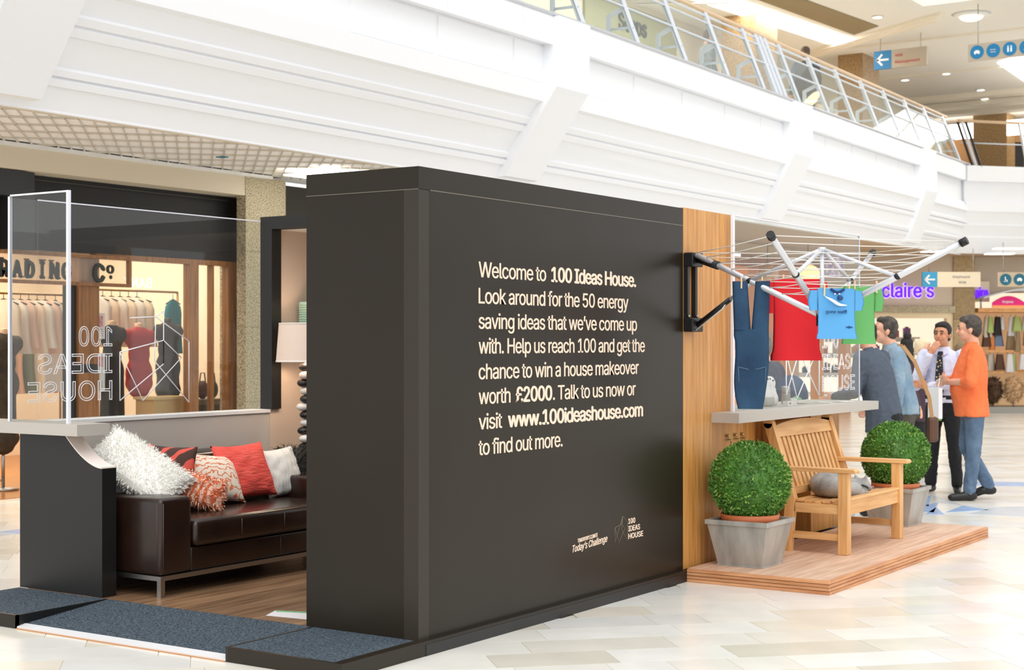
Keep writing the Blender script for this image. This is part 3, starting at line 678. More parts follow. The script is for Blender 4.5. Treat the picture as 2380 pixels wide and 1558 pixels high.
# ---- clothes
def cloth(mb, rows, o, u, nrm, ncol=20, th=.012, amp=.016, fr=11., ph=0., mi=0):
    """rows: (z, left, right); two-sided hanging panel"""
    o, u, nrm = Vector(o), Vector(u), Vector(nrm); K = len(rows)
    for side in (1, -1):
        vs = []
        for r, (z, a, b) in enumerate(rows):
            for c in range(ncol+1):
                f = c/ncol; x = a+(b-a)*f; edge = (4*f*(1-f))**.4
                dd = amp*math.sin(x*fr*2+ph+z*2)*(.3+min(1, -z*2+.0))+side*th/2*edge
                vs.append(o+u*x+Vector((0, 0, z))+nrm*dd)
        mb.add(vs, [(r*(ncol+1)+c, r*(ncol+1)+c+1, (r+1)*(ncol+1)+c+1, (r+1)*(ncol+1)+c) for r in range(K-1) for c in range(ncol)], mi, True)
def tee(name, o, u, W, Ln, mat, label, sl=.5, neckmat=None, upside=False, ph=0.):
    o = Vector(o); u = Vector(u).normalized(); nrm = u.cross(ZD).normalized(); t = thing(name, o-Vector((0, 0, Ln)), label, 't-shirt', 'washing on the airer')
    mb = MB(); rows = []
    if not upside:
        for i in range(15):
            f = i/14; wv = W/2*(1-.05*math.sin(PI*f)+(.06 if f > .9 else 0)); rows.append((-Ln*f-.008*math.sin(f*9), -wv, wv))
        cloth(mb, rows, o, u, nrm, ph=ph)
        for sg in (-1, 1):
            sr = []
            for i in range(6):
                f = i/5; x0 = W/2*.93; x1 = W/2+sl*W*.34*(1-abs(f-.55)*.5); zz = -Ln*.40*f
                sr.append((zz-.012, sg*x0 if sg > 0 else -x1, x1 if sg > 0 else -x0))
            cloth(mb, sr, o, u, nrm, ncol=5, ph=ph+1, amp=.012)
    else:
        for i in range(15):
            f = i/14; wv = W/2*(1-.04*math.sin(PI*f)); rows.append((-Ln*f, -wv, wv))
        cloth(mb, rows, o, u, nrm, ph=ph)
        for sg in (-1, 1):
            sr = [(-Ln*.45-.02*i-.0, sg*W*.45 if sg > 0 else -(W*.5+.012*i), (W*.5+.012*i) if sg > 0 else -W*.45) for i in range(6)]
    mb.build('fabric', mat, t)
    return t, nrm
def peg(p, u, lab):
    p = Vector(p); t = thing('clothes_peg', p-Vector((0, 0, .04)), lab, 'peg', 'wooden pegs on the airer'); sd = Vector(u).normalized().cross(ZD)*.006
    for sg in (-1, 1): MB().bar(p+sd*sg+Vector((0, 0, .028)), p+sd*sg*.5-Vector((0, 0, .045)), .009, .006).build('jaw', M('peg_wood', (232, 206, 164), .6), t)
    MB().ell(p+Vector((0, 0, .0)), (.006, .006, .006), n=8, m=5).build('spring', STEEL, t)
def lineP(a, b, t, f): return HUB+(TIP[a]-HUB)*t*(1-f)+(TIP[b]-HUB)*t*f+Vector((0, 0, .008))
# blue printed child's tee on the near right cord
o = lineP('A', 'B', .36, .47); u = (TIP['B']-TIP['A']).normalized()
t, n = tee('blue_tshirt', o, u, .262, .29, M('sky_blue_jersey', (92, 168, 226), .85, bump=.2, bsc=20), 'small sky blue child t-shirt with white wave print on the airer', sl=.75)
n = -n if n.dot(Vector((0, 0, 1.53))-o) < 0 else n
def on(x, z, d=.018): return o+u*x+Vector((0, 0, z))+n*d
mb = MB(); mb.tube([on(-.045+.09*i/8, -.004-.018*math.sin(PI*i/8), .012) for i in range(9)], .008, 6); mb.build('neck_band', M('navy_rib', (22, 62, 120), .8), t)
arc = [on(-.09+.15*i/10, -.045-.055*math.sin(PI*.5*i/10)-.002*math.cos(i), .019) for i in range(11)]
mb = MB(); mb.tube(arc, [.002+.008*math.sin(PI*i/10) for i in range(11)], 6); mb.build('wave_print', M('white_print', (246, 248, 250), .7), t)
mb = MB(); mb.ell(on(.015, -.055, .017), (.018, .018, .015), n=10, m=6); mb.build('heart_print', M('navy_print', (30, 78, 130), .7), t)
mb = MB()
for xx in (-.02, .01): mb.ell(on(xx, -.032, .016), (.006, .006, .005), n=8, m=5)
mb.build('eye_print', M('white_print'), t)
mb = MB(); put_text(mb, 'gone surf!', on(-.085, -.145, .018), u, ZD, width=.145, height=.024, bold=.01, depth=.0015); put_text(mb, '~\u2248~', on(.055, -.235, .018), u, ZD, width=.045, height=.03, bold=.02, depth=.0015)
mb.build('lettering', M('navy_print'), t)
for f, xx in ((0, -.085), (1, .085)): peg(on(xx, .0, .0), u, ('left', 'right')[f]+' wooden peg holding the sky blue t-shirt')
# green tee on the right rear cord
o2 = lineP('B', 'C', .47, .52); u2 = (TIP['C']-TIP['B']).normalized()
tee('green_tshirt', o2-RIGHT*.03-Vector((0, 0, .02)), (RIGHT*.95+VIEW*.3), .22, .345, M('green_jersey', (104, 178, 104), .85, bump=.2, bsc=20), 'plain green t-shirt hanging behind the sky blue one', sl=.75, ph=2)
for xx in (-.07, .08): peg(o2+(RIGHT*.95+VIEW*.3)*xx-Vector((0, 0, .015)), RIGHT, ('left' if xx < 0 else 'right')+' wooden peg holding the green t-shirt')
# red tee on the wall side cord
o3 = lineP('D', 'C', .56, .42); u3 = (TIP['C']-TIP['D']).normalized()
tee('red_tshirt', o3+u3*.03, u3, .30, .505, M('bright_red_jersey', (224, 32, 44), .85, bump=.2, bsc=16), 'bright red t-shirt hanging behind the silver airer arm', sl=.55, ph=4)
for xx in (-.08, .155): peg(o3+u3*(xx+.03), u3, ('left' if xx < 0 else 'right')+' wooden peg holding the bright red t-shirt')
# jeans hung by the cuffs on either side of the wall arm
jc = HUB+(TIP['D']-HUB)*.55+Vector((0, 0, .0)); t = thing('jeans', jc-Vector((0, 0, .79)), 'dark blue jeans pegged up by the cuffs beside the red t-shirt', 'jeans', 'washing on the airer')
DEN = M('dark_denim', (28, 58, 88), .85, col2=(44, 80, 112), vsc=5, bump=.3, bsc=40)
uj = RIGHT; nj = Vector((-VIEW.x, -VIEW.y, 0)); mb = MB(); jo = jc-VIEW*.06+Vector((0, 0, -.005))
L1 = [(-.30*i/8, -.116+.010*i/8, -.022+.021*i/8) for i in range(9)]
R1 = [(-.30*i/8, .026-.025*i/8, .118-.010*i/8) for i in range(9)]
cloth(mb, L1, jo, uj, nj, 7, .035, .01, 8); cloth(mb, R1, jo, uj, nj, 7, .035, .01, 8, 1)
hp = [(-.296-.495*i/12, -.106+.012*math.sin(i*.5)*(i > 1)+(.030*(max(0, i-5)/7)**1.3), .108-(.036*(max(0, i-5)/7)**1.3)) for i in range(13)]
cloth(mb, hp, jo, uj, nj, 14, .036, .014, 10, .5); mb.build('denim', DEN, t)
mb = MB()
for a, b in (((-.085, -.53), (-.02, -.545)), ((.02, -.545), (.085, -.53)), ((-.085, -.53), (-.08, -.62)), ((.085, -.53), (.08, -.62))): mb.tube([jo+uj*a[0]+Vector((0, 0, a[1]))+nj*.035, jo+uj*b[0]+Vector((0, 0, b[1]))+nj*.035], .0025, 4)
mb.build('stitching', M('pale_stitch', (96, 120, 140), .8), t)
for xx in (-.062, .066): peg(jo+uj*xx+nj*.01+Vector((0, 0, .0)), uj, ('left' if xx < 0 else 'right')+' wooden peg gripping a cuff of the dark jeans')

# ================================================================ THINGS ON THE COUNTER
PORC = M('white_porcelain', (242, 240, 240), .25); CT = 1.0655
def pot(loc, label, s=1., spout=True, base=None):
    t = thing('novelty_pot', loc, label, 'pot', 'white pots on the counter'); x, y, z = loc
    MB().lathe([(0, 0), (.045*s, 0), (.062*s, .03*s), (.06*s, .07*s), (.045*s, .11*s), (.035*s, .15*s), (.04*s, .175*s), (.035*s, .2*s), (0, .212*s)], (x, y, z), 22).build('body', PORC, t)
    MB().ell((x-.01, y, z+.2*s), (.04*s, .045*s, .035*s), n=14, m=8).build('lid', PORC, t)
    mb = MB(); mb.tube([(x, y+.05*s, z+.05*s), (x, y+.09*s, z+.08*s), (x, y+.085*s, z+.13*s), (x, y+.035*s, z+.14*s)], .009*s, 8); mb.build('handle', PORC, t)
    mb = MB()
    for d in (-.02, .02): mb.ell((x+.03*s, y+d*s, z+.2*s), (.008*s, .008*s, .008*s), n=8, m=5)
    mb.build('spots', M('dark_glaze', (50, 40, 60), .3), t)
    if base: MB().lathe([(.064*s, .012*s), (.07*s, .04*s), (.064*s, .068*s)], (x, y, z), 22).build('band', base, t)
    return t
pot((-4.62, 10.33, CT), 'white pot with silver foot nearest the jeans on the counter', 1.0, base=M('silver_glaze', (186, 186, 182), .3, metal=.4))
pot((-4.66, 10.52, CT), 'white pot with round handle beside the steel flask', .92)
t = thing('steel_flask', (-4.66, 10.80, CT), 'brushed steel flask standing on the counter', 'flask')
MB().lathe([(0, 0), (.032, 0), (.034, .01), (.034, .085)], (-4.66, 10.80, CT), 20).build('body', STEEL, t); MB().lathe([(.033, .087), (.033, .125), (.028, .136), (0, .138)], (-4.66, 10.80, CT), 20).build('cap', STEEL, t)
t = thing('spray_bottle', (-4.66, 10.05, CT), 'small pink and blue bottle on the counter behind the jeans', 'bottle')
MB().lathe([(0, 0), (.016, 0), (.018, .01), (.018, .04)], (-4.66, 10.05, CT), 14).build('body', M('blue_plastic', (50, 70, 190), .4), t); MB().lathe([(.0185, .04), (.0185, .075), (.01, .085)], (-4.66, 10.05, CT), 14).build('label_band', M('pink_label', (214, 60, 120), .5), t); MB().lathe([(.012, .085), (.014, .11), (0, .112)], (-4.66, 10.05, CT), 14).build('cap', PORC, t)
for i, (x, y, sz, c) in enumerate(((-4.58, 10.13, .028, (150, 132, 104)), (-4.62, 10.18, .02, (196, 180, 156)), (-4.6, 9.86, .02, (190, 206, 196)), (-4.57, 9.95, .024, (206, 214, 206)))):
    rg = random.Random(i); mb = MB(); mb.ell((x, y, CT+sz*.45), (sz, sz*1.3, sz*.5), n=12, m=8); mb.build('pebble', M('pebble_%d' % i, c, .6, var=.2, vsc=30)); o_ = bpy.data.objects[[k.name for k in bpy.data.objects if k.name.startswith('pebble') and not k.parent][-1]]
    tag(o_, ('brown pebble on the counter below the jeans', 'small tan pebble beside the brown pebble on the counter', 'pale green glass pebble at the counter end', 'pale grey pebble at the counter end')[i], 'pebble', 'pebbles on the counter')
for i, (x, y, r, lab) in enumerate(((-4.52, 10.62, .5, 'small white carton with red print before the flask'), (-4.50, 10.47, -.2, 'white card with pink print in front of the pots'))):
    t = thing('small_carton', (x, y, CT), lab, 'carton'); MB().obox((x, y, CT+.026-.008*i), (.022*math.cos(r), .022*math.sin(r), 0), (-.035*math.sin(r), .035*math.cos(r), 0), (0, 0, .026-.008*i)).build('box', PORC, t)
    MB().obox((x+.0225, y, CT+.02), (.0006, 0, 0), (0, .02, 0), (0, 0, .006)).build('print', M('red_print', (220, 90, 100), .5), t)
for i, (x, y, a, lab) in enumerate(((-4.60, 10.95, .3, 'white leaflet propped beside the steel flask'), (-4.52, 11.2, .7, 'white paper sheet lying mid counter'), (-4.45, 11.45, -.3, 'white paper sheet lying at the far end of the counter'))):
    tag(MB().obox((x, y, CT+.003+.012*(i == 0)), (.05*math.cos(a), .05*math.sin(a), .02*(i == 0)), (-.07*math.sin(a), .07*math.cos(a), 0), (0, 0, .0015)).build('paper_sheet', M('white_paper', (244, 244, 240), .6)), lab, 'paper')
# ================================================================ MALL SHELL
def sxo(y): return .17 if y < 15 else .17-.0294*(y-15)
def slope(s_, out=0.): return (-9.38-.47*s_+.87*out, 4.23-.83*s_-.49*out)
BP = [(-9.24, 5.20), (-9.24, 4.885), (-9.37, 4.885), (-9.37, 4.45), (-9.31, 4.44), (-9.31, 4.25), (-9.38, 4.23)]
for a, b in ((.17, .25), (.27, .35), (.62, .69), (.71, .78)):
    BP += [slope(a), slope(a+.012, .03), slope(b, .03), slope(b+.004)]
BP += [slope(1.0), (-9.85, 3.38), (-9.92, 3.38), (-9.92, 5.20)]
def shiftx(x, z, y): return x+sxo(y)*max(0, min(1, (z-3.7)/.8))
ys = [-2, 8, 15, 20, 26, 31.95]; mb = MB(); K = len(BP)
vs = [(shiftx(x, z, y), y, z) for y in ys for x, z in BP]
fs = [(i*K+k, i*K+(k+1) % K, (i+1)*K+(k+1) % K, (i+1)*K+k) for i in range(len(ys)-1) for k in range(K)]
mb.add(vs, fs); mb.add([(shiftx(x, z, ys[0]), ys[0], z) for x, z in BP], [tuple(range(K))]); mb.add([(shiftx(x, z, ys[-1]), ys[-1], z) for x, z in BP], [tuple(range(K))[::-1]])
wb = struct('wall_balcony', mb, WHITE)
POSTY = [11.1, 12.5, 13.9, 15.29, 16.69, 18.08, 19.45, 20.75, 22.16, 23.43, 24.70, 26.0, 27.25, 28.5, 29.75, 31.08]
for a, b in zip(POSTY[:-1], POSTY[1:]):      # upper and recessed fascia panels
    def pan(x0, x1, z0, z1, ya, yb):
        mb = MB(); mb.add([(shiftx(x, z, y), y, z) for y in (ya, yb) for x, z in ((x0, z0), (x1, z0), (x1, z1), (x0, z1))], [(0, 1, 2, 3), (7, 6, 5, 4), (0, 4, 5, 1), (1, 5, 6, 2), (2, 6, 7, 3), (3, 7, 4, 0)]); return mb.build('fascia_panel', WHITE, wb)
    pan(-9.242, -9.225, 4.872, 5.205, a+.004, b-.004)
    pan(-9.372, -9.358, 4.46, 4.86, a+.03, b-.03)
PIER = [(-9.155, 5.19), (-9.155, 4.40), (-9.19, 4.34), (-9.70, 3.44), (-9.9, 3.43), (-9.9, 5.19)]
for y0 in (7.27, 14.52, 21.62, 28.2):
    mb = MB(); P = [(shiftx(x, z, y0), z) for x, z in PIER]; mb.prism(P, (0, y0, 0), XD, ZD, (0, .69, 0)); mb.build('pier', WHITE, wb)
mb = MB(); mb.tube([(shiftx(-9.225, 5.2, y), y, 5.215) for y in ys], .022, 8); mb.build('base_rail', ALU, wb)
# lower floor ceiling under the balcony, open cell lattice turned 45 degrees
ceil = struct('ceiling', bx((-12.45, -2, 3.47), (-9.92, 32, 3.52)), M('ceiling_white_panel', (250, 250, 250), .8))
mb = MB(); CW = M('lattice_beige', (216, 210, 198), .6); pitch = .115
def clip(p, d):
    lo, hi = -99, 99
    for ax, (a, b) in enumerate(((-12.1, -9.93), (3.0, 17.5))):
        t0, t1 = (a-p[ax])/d[ax], (b-p[ax])/d[ax]; lo = max(lo, min(t0, t1)); hi = min(hi, max(t0, t1))
    return lo, hi
for d, e in ((E1, E2), (E2, E1)):
    pt_ = .47 if d is E1 else .115
    for k in range(-220, 220):
        p = e*(k*pt_); lo, hi = clip(p, d)
        if hi-lo > .05: mb.bar(p+d*lo+Vector((0, 0, 3.461)), p+d*hi+Vector((0, 0, 3.461)), .012 if pt_ < .2 else .03, .016)
o = mb.build('lattice', CW, ceil, fix=False); o['kind'] = 'stuff'
bx((-9.94, -2, 3.375), (-9.90, 31.6, 3.48)).build('edge_trim', CREAM, ceil)
LIT = M('light_panel', (255, 250, 238), .5, emit=5.)
for y in (12.82, 19.5, 5.6): bx((-11.55, y, 3.40), (-10.9, y+.62, 3.412)).build('light_panel', LIT, ceil)
bx((-12.45, 17.6, 3.445), (-9.95, 32, 3.468)).build('soffit_panel', M('soffit_warm', (196, 172, 140), .7), ceil)
bx((-12.2, -2, 3.42), (-12.05, 13.2, 3.455)).build('cornice', WHITE2, ceil)
bx((-12.55, -2, 3.205), (-12.11, 13.2, 3.42)).build('bulkhead', CREAM, ceil)
bx((-11.0, 11.2, 3.40), (-10.9, 11.28, 3.41)).build('sprinkler_plate', M('blue_plate', (60, 130, 150), .5), ceil)
# columns
def column(name, a, b, mat, blocks, label):
    t = thing(name, ((a[0]+b[0])/2, (a[1]+b[1])/2, a[2]), label, 'column'); h = (b[2]-a[2])/blocks
    for i in range(blocks): bx((a[0], a[1], a[2]+i*h+.004), (b[0], b[1], a[2]+(i+1)*h-.002)).build('block', mat, t)
    bx((a[0]+.004, a[1]+.004, a[2]), (b[0]-.004, b[1]-.004, b[2])).build('core', mat, t)
column('stone_column', (-12.24, 12.80, -.004), (-12.1, 13.47, 3.43), GRANITE, 4, 'speckled granite column right of the clothes shop window')

bx((-12.7, 13.0, -.004), (-12.24, 13.47, 3.43)).build('shaft', GRANITE, bpy.data.objects['stone_column'])
# ---------------------------------------------------------------- clothes shop on the left
SX = -12.4
fs_ = struct('wall_shopfront', bx((-12.6, 9.93, 2.46), (SX, 12.97, 3.205)), MATBLACK)
bx((SX, 9.93, 3.15), (SX+.02, 12.81, 3.165)).build('trim_strip', M('dark_grey_trim', (48, 46, 42), .5), fs_)
bx((-12.6, 13.47, 2.3), (SX, 22, 3.42)).build('next_fascia', M('dark_olive', (52, 50, 42), .5), fs_)
bx((-12.6, 13.47, 0), (-12.5, 22, 2.3)).build('next_front', M('dark_olive'), fs_)
sg = thing('shutter_post', (-12.3, 9.75, 0), 'dark grey metal shutter post left of the clothes shop window', 'post')
bx((-12.45, 9.66, 2.44), (-12.2, 9.93, 3.2)).build('guide', M('gunmetal', (58, 60, 62), .4, metal=.5), sg); bx((-12.35, 9.45, 2.95), (-12.15, 9.8, 3.2)).build('motor_box', M('gunmetal'), sg); bx((-12.42, 9.3, 2.44), (-12.38, 9.66, 3.2)).build('side_plate', BLACK2, sg)
def frame(name, a, b, parent, mat=SHOPWOOD): return bx(a, b).build(name, mat, parent)
wn = thing('window_1', (SX, 11.7, 0), 'oak framed display window of the clothes shop', 'window'); wn['kind'] = 'structure'
frame('head', (-12.46, 10.85, 2.405), (-12.36, 12.97, 2.46), wn)
frame('mullion', (-12.46, 10.60, .0), (-12.34, 10.87, 2.41), wn); frame('door_edge', (-12.47, 10.50, 0), (-12.38, 10.60, 2.12), wn, BLACK2)
frame('mullion', (-12.46, 12.18, 0), (-12.36, 12.32, 2.405), wn); frame('mullion', (-12.46, 12.55, 0), (-12.38, 12.58, 2.405), wn); frame('mullion', (-12.46, 12.79, 0), (-12.36, 12.97, 2.405), wn)
frame('sill', (-12.5, 10.87, 0), (-12.34, 12.97, .42), wn)
for a, b in ((10.87, 12.18), (12.32, 12.55), (12.58, 12.79)): bx((-12.416, a, .42), (-12.408, b, 2.405)).build('pane', WIN, wn)
sb = thing('shop_sign', (-12.3, 10.2, 2.12), 'oak framed shop sign with dark serif letters', 'sign')
for a, b in (((-12.33, 8.8, 2.40), (-12.28, 11.26, 2.435)), ((-12.33, 8.8, 2.115), (-12.28, 11.26, 2.15)), ((-12.33, 11.225, 2.15), (-12.28, 11.26, 2.40))): frame('frame_bar', a, b, sb)
bx((-12.315, 8.8, 2.15), (-12.309, 11.225, 2.40)).build('pane', glass('sign_glass', (1, .97, .92), .5, .12), sb)
SLT = M('sign_letter_green', (34, 36, 26), .45); mb = MB()
def serif_text(mb, txt, y0, z0, wdt, h):
    put_text(mb, txt, (-12.298, y0, z0), YD, ZD, width=wdt, height=h, bold=.05, depth=.008)
cw_ = 1.06/7.
for i, chh in enumerate('TRADING'):
    yy = 9.42+i*cw_; wv = cw_*.8 if chh != 'I' else .06; y1 = yy+(cw_-wv)/2
    serif_text(mb, chh, y1, 2.175, wv, .195)
    if chh in 'RAINT':
        for ff in ((.5,) if chh in 'IT' else (.14, .86)): mb.box((-12.30, y1+wv*ff-.032, 2.172), (-12.29, y1+wv*ff+.032, 2.186))
    if chh in 'RINDT': mb.box((-12.30, y1-.01, 2.345), (-12.29, y1+(wv+.01 if chh == 'I' else wv*.4), 2.36))
mb.build('lettering', SLT, sb); mb = MB()
serif_text(mb, 'C', 10.75, 2.165, .16, .215)
mb.build('lettering', SLT, sb); mb = MB()
put_text(mb, 'o', (-12.298, 10.93, 2.255), YD, ZD, width=.1, height=.135, bold=.03, depth=.008); mb.build('lettering', SLT, sb); mb = MB(); mb.ell((-12.295, 10.985, 2.215), (.01, .022, .022), n=12, m=8)
mb.build('lettering', SLT, sb)
mb = MB(); put_text(mb, 'BANK', (-12.405, 11.66, 2.12), -YD, ZD, width=.40, height=.135, bold=.0, depth=.002)  # reflection of a sign opposite, drawn as mirrored glowing letters on the pane
mb.v = [Vector((p.x, p.y, p.z)) for p in mb.v]; mb.build('lettering', M('sign_reflection_white', (250, 244, 236), .5, emit=.9), wn)
# interior
SHOPW = M('shop_wall_cream', (246, 232, 210), .7)
ib = struct('wall_shop_interior', bx((-17.2, 4, -.02), (-17.1, 14.2, 3.2)).box((-17.1, 14.0, -.02), (-12.62, 14.1, 3.2)).box((-17.1, 4, 3.05), (-12.62, 14.0, 3.15)), SHOPW)
sfl = struct('floor_shop', bx((-17.1, 4, -.05), (-12.4, 14.0, .0)), SHOPFLOOR)
for x, y in ((-13.4, 10.0), (-13.6, 11.6), (-14.6, 12.8), (-15.2, 9.2), (-13.3, 12.4)):
    t = thing('ceiling_downlight', (x, y, 3.03), 'round warm downlight in the clothes shop ceiling', 'light', 'shop downlights'); MB().lathe([(0, 3.03), (.09, 3.03), (.1, 3.049), (0, 3.05)], (x, y, 0), 16).build('lens', M('warm_lens', (255, 220, 170), .5, emit=14), t); MB().lathe([(.1, 3.02), (.125, 3.02), (.125, 3.05), (.1, 3.05), (.1, 3.02)], (x, y, 0), 16).build('rim', WHITE2, t)
sl_ = bpy.data.lights.new('shop_light', 'AREA'); sl_.shape = 'RECTANGLE'; sl_.size = 3.5; sl_.size_y = 6; sl_.energy = 230; sl_.color = (1, .9, .76)
so_ = bpy.data.objects.new('shop_light', sl_); COL.objects.link(so_); so_.location = (-14.6, 10.6, 3.0)
def garment(name, p, u, W, Ln, mat, label, grp, sleeve=True):
    p = Vector(p); u = Vector(u).normalized(); nrm = u.cross(ZD).normalized(); t = thing(name, p-Vector((0, 0, Ln)), label, 'garment', grp); mb = MB()
    rows = [(-.0-.0*i, 0, 0) for i in range(0)]
    for i in range(9):
        f = i/8; wv = W/2*(.35+.65*min(1, f*6)) if f < .17 else W/2*(1-.12*math.sin(PI*f)+.1*f); rows.append((-Ln*f, -wv, wv))
    cloth(mb, rows, p, u, nrm, 8, .05, .012, 14, p.y*9); mb.build('fabric', mat, t)
    mb = MB().tube([p+Vector((0, 0, .0))-u*W*.4-Vector((0, 0, .05)), p+Vector((0, 0, .01)), p+u*W*.4-Vector((0, 0, .05))], .008, 5); mb.tube([p+Vector((0, 0, .01)), p+Vector((0, 0, .07))], .004, 5); mb.build('hanger', M('hanger_dark', (70, 50, 36), .5), t)
def rail(y0, y1, x, z, label):
    t = thing('clothes_rail', (x, (y0+y1)/2, 0), label, 'clothes rail'); MB().tube([(x, y0, z), (x, y1, z)], .014, 8).build('bar', M('brass_bar', (150, 120, 70), .3, metal=.9), t)
    for y in (y0, y1): MB().tube([(x, y, z), (x, y, 0.0)], .014, 8).build('post', M('brass_bar'), t)
rail(10.0, 11.4, -13.5, 2.06, 'brass clothes rail behind the sign of the clothes shop'); rail(11.75, 13.2, -13.6, 2.14, 'brass clothes rail behind the red dress mannequin')
cols = [M('cream_blouse', (252, 230, 206), .8), M('white_blouse', (250, 240, 228), .8), M('pink_blouse', (240, 206, 188), .8)]
wd = ('first', 'second', 'third', 'fourth', 'fifth', 'sixth', 'seventh', 'eighth')
for i in range(6): garment('blouse', (-13.5, 10.58+i*.11, 1.99), (.9, .45, 0), .42, .52+.06*(i % 2), cols[i % 3], wd[i]+' pale blouse from the left on the rail behind the shop sign', 'pale blouses behind the shop sign')
for i in range(6): garment('blouse', (-13.6, 11.9+i*.13, 2.06), (.85, .55, 0), .44, .5+.08*(i % 2), cols[(i+1) % 2], wd[i]+' white blouse from the left on the rail above the red dress', 'white blouses above the red dress')
garment('dress', (-13.5, 11.27, 1.99), (.5, .85, 0), .26, 1.0, cols[1], 'long cream dress hanging left of the oak window post', 'dresses in the shop')
garment('dress', (-13.45, 12.98, 2.04), (.3, .95, 0), .24, .64, M('teal_cloth', (24, 112, 128), .8), 'teal dress hanging beside the black mannequin', 'dresses in the shop')
garment('dress', (-13.5, 10.27, 1.98), (.5, .85, 0), .3, .75, cols[0], 'cream dress at the far left of the shop window', 'dresses in the shop')
DARKC = M('dark_coat', (48, 40, 30), .85, col2=(82, 70, 50), vsc=8)
def mannequin(c, top, hem, mat, label, wdt=.17, belt=None, neck=M('mannequin_skin', (236, 196, 160), .6), deep=True):
    x, y = c; t = thing('mannequin', (x, y, 0), label, 'mannequin', 'shop mannequins'); H = top-hem
    mb = MB(); mb.ell((x, y, top-.13), (.10, wdt, .15)); mb.ell((x, y, top-.30), (.095, wdt*.76, .16)); mb.ell((x, y, top-.52), (.12, wdt*.95, .2)); mb.cone((x, y, top-.55), .13, (x, y, hem+.08), .14)
    for s_ in (-1, 1): mb.ell((x, y+s_*wdt*.85, top-.1), (.07, .07, .09))
    mb.ell((x, y, hem+.12), (.13, wdt*.95, .12))
    fuse(mb, 'dress', mat, t, .018, 4)
    MB().lathe([(.05, top-.12), (.045, top+.02), (.05, top+.05), (0, top+.06)], (x, y, 0), 14).build('neck', neck, t)
    MB().tube([(x, y, .02), (x, y, hem+.1)], .018, 8).lathe([(0, 0), (.16, 0), (.16, .02), (0, .03)], (x, y, .0), 18).build('stand', STEEL, t)
    if belt: MB().lathe([(1, -.04), (1.0, .04)], (0, 0, 0), 24).build('tmp', belt, t); o = t.children[-1]; o.name = 'belt'; o.scale = (.105, wdt*.86, 1); o.location = (0, 0, top-.42)
mannequin((-13.1, 12.12), 1.70, .95, M('red_knit', (176, 34, 30), .8, bump=.4, bsc=40), 'headless mannequin in a belted red dress', .19, belt=M('black_belt', (24, 26, 30), .4))
mannequin((-13.2, 12.66), 1.76, .86, M('black_knit', (46, 38, 26), .85), 'headless mannequin in a dark dress', .18, neck=M('dark_neck', (60, 50, 36), .6))
mannequin((-13.05, 11.68), 1.72, .60, M('black_coat_cloth', (30, 26, 24), .85), 'mannequin in a long black coat behind the posters', .15)
mannequin((-13.15, 10.30), 1.62, .42, DARKC, 'dark coat on a stand behind the shop sign, nearer the oak post', .2)
mannequin((-13.3, 9.80), 1.60, .42, M('dark_jacket', (62, 50, 36), .85, col2=(96, 84, 60), vsc=7), 'dark jacket on a stand at the far left of the shop', .2)
mannequin((-14.2, 10.9), 1.5, .5, M('olive_coat', (74, 66, 44), .85), 'olive coat on a stand deep inside the shop', .2)
for i, (z0, z1, c1, lab) in enumerate(((1.57, 1.84, (244, 226, 226), 'pale pink sale poster in the shop window, upper one'), (1.02, 1.42, (240, 236, 236), 'white and red sale poster in the shop window, lower one'))):
    t = thing('poster', (-12.44, 11.15, z0), lab, 'poster'); yb = 10.875; bx((-12.44, yb, z0), (-12.435, yb+.155, z1)).build('sheet', M('poster_paper_%d' % i, c1, .6), t)
    bx((-12.4345, yb+.03, z1-.14), (-12.4335, yb+.125, z1-.03)).build('print_block', M('poster_red', (214, 60, 76), .6, col2=(244, 190, 196), vsc=30), t)
    for k in range(4): bx((-12.4345, yb+.03, z0+.03+k*.022), (-12.4335, yb+.125, z0+.037+k*.022)).build('print_line', M('poster_grey', (150, 150, 150), .6), t)
for i in range(7): garment('hanging_coat', (-15.2, 9.6+i*.16, 1.75), (.9, .4, 0), .46, 1.0, M('back_coat_%d' % (i % 3), ((62, 48, 36), (110, 84, 58), (150, 120, 92))[i % 3], .85), wd[i]+' coat from the left on the rail deep inside the shop', 'coats deep inside the shop')
rail(9.4, 10.9, -15.2, 1.82, 'brass clothes rail of coats deep inside the shop')
for i in range(8): garment('hanging_top', (-15.6, 11.6+i*.17, 1.6), (.9, .4, 0), .44, .7, M('back_top_%d' % (i % 4), ((196, 150, 120), (90, 96, 70), (214, 190, 160), (130, 60, 60))[i % 4], .85), wd[i]+' top from the left on the rear rail behind the mannequins', 'tops on the rear rail')
rail(11.4, 13.1, -15.6, 1.67, 'brass rear clothes rail behind the mannequins')
t = thing('display_plinth', (-12.72, 12.1, 0), 'pale wooden display plinth below the red dress', 'plinth'); bx((-12.86, 11.85, 0), (-12.58, 12.35, .9)).build('box', M('pale_plinth', (206, 170, 116), .6), t); bx((-12.88, 11.83, .9), (-12.56, 12.37, .93)).build('top', M('pale_plinth_top', (220, 190, 140), .5), t)
for i, (y, c) in enumerate(((12.95, (70, 42, 42)), (13.12, (96, 60, 56)), (13.28, (58, 60, 58)))):
    t = thing('handbag', (-13.1, y, .86), ('dark maroon', 'brown', 'charcoal')[i]+' handbag on the shop shelf beside the dark mannequin', 'bag', 'handbags in the shop'); mb = MB(); mb.ell((-13.1, y, .97), (.06, .085, .11)); mb.build('body', M('bag_%d' % i, c, .5), t); MB().tube([(-13.1, y-.05, 1.05), (-13.1, y-.03, 1.17), (-13.1, y+.03, 1.17), (-13.1, y+.05, 1.05)], .008, 6).build('handle', M('bag_%d' % i), t)
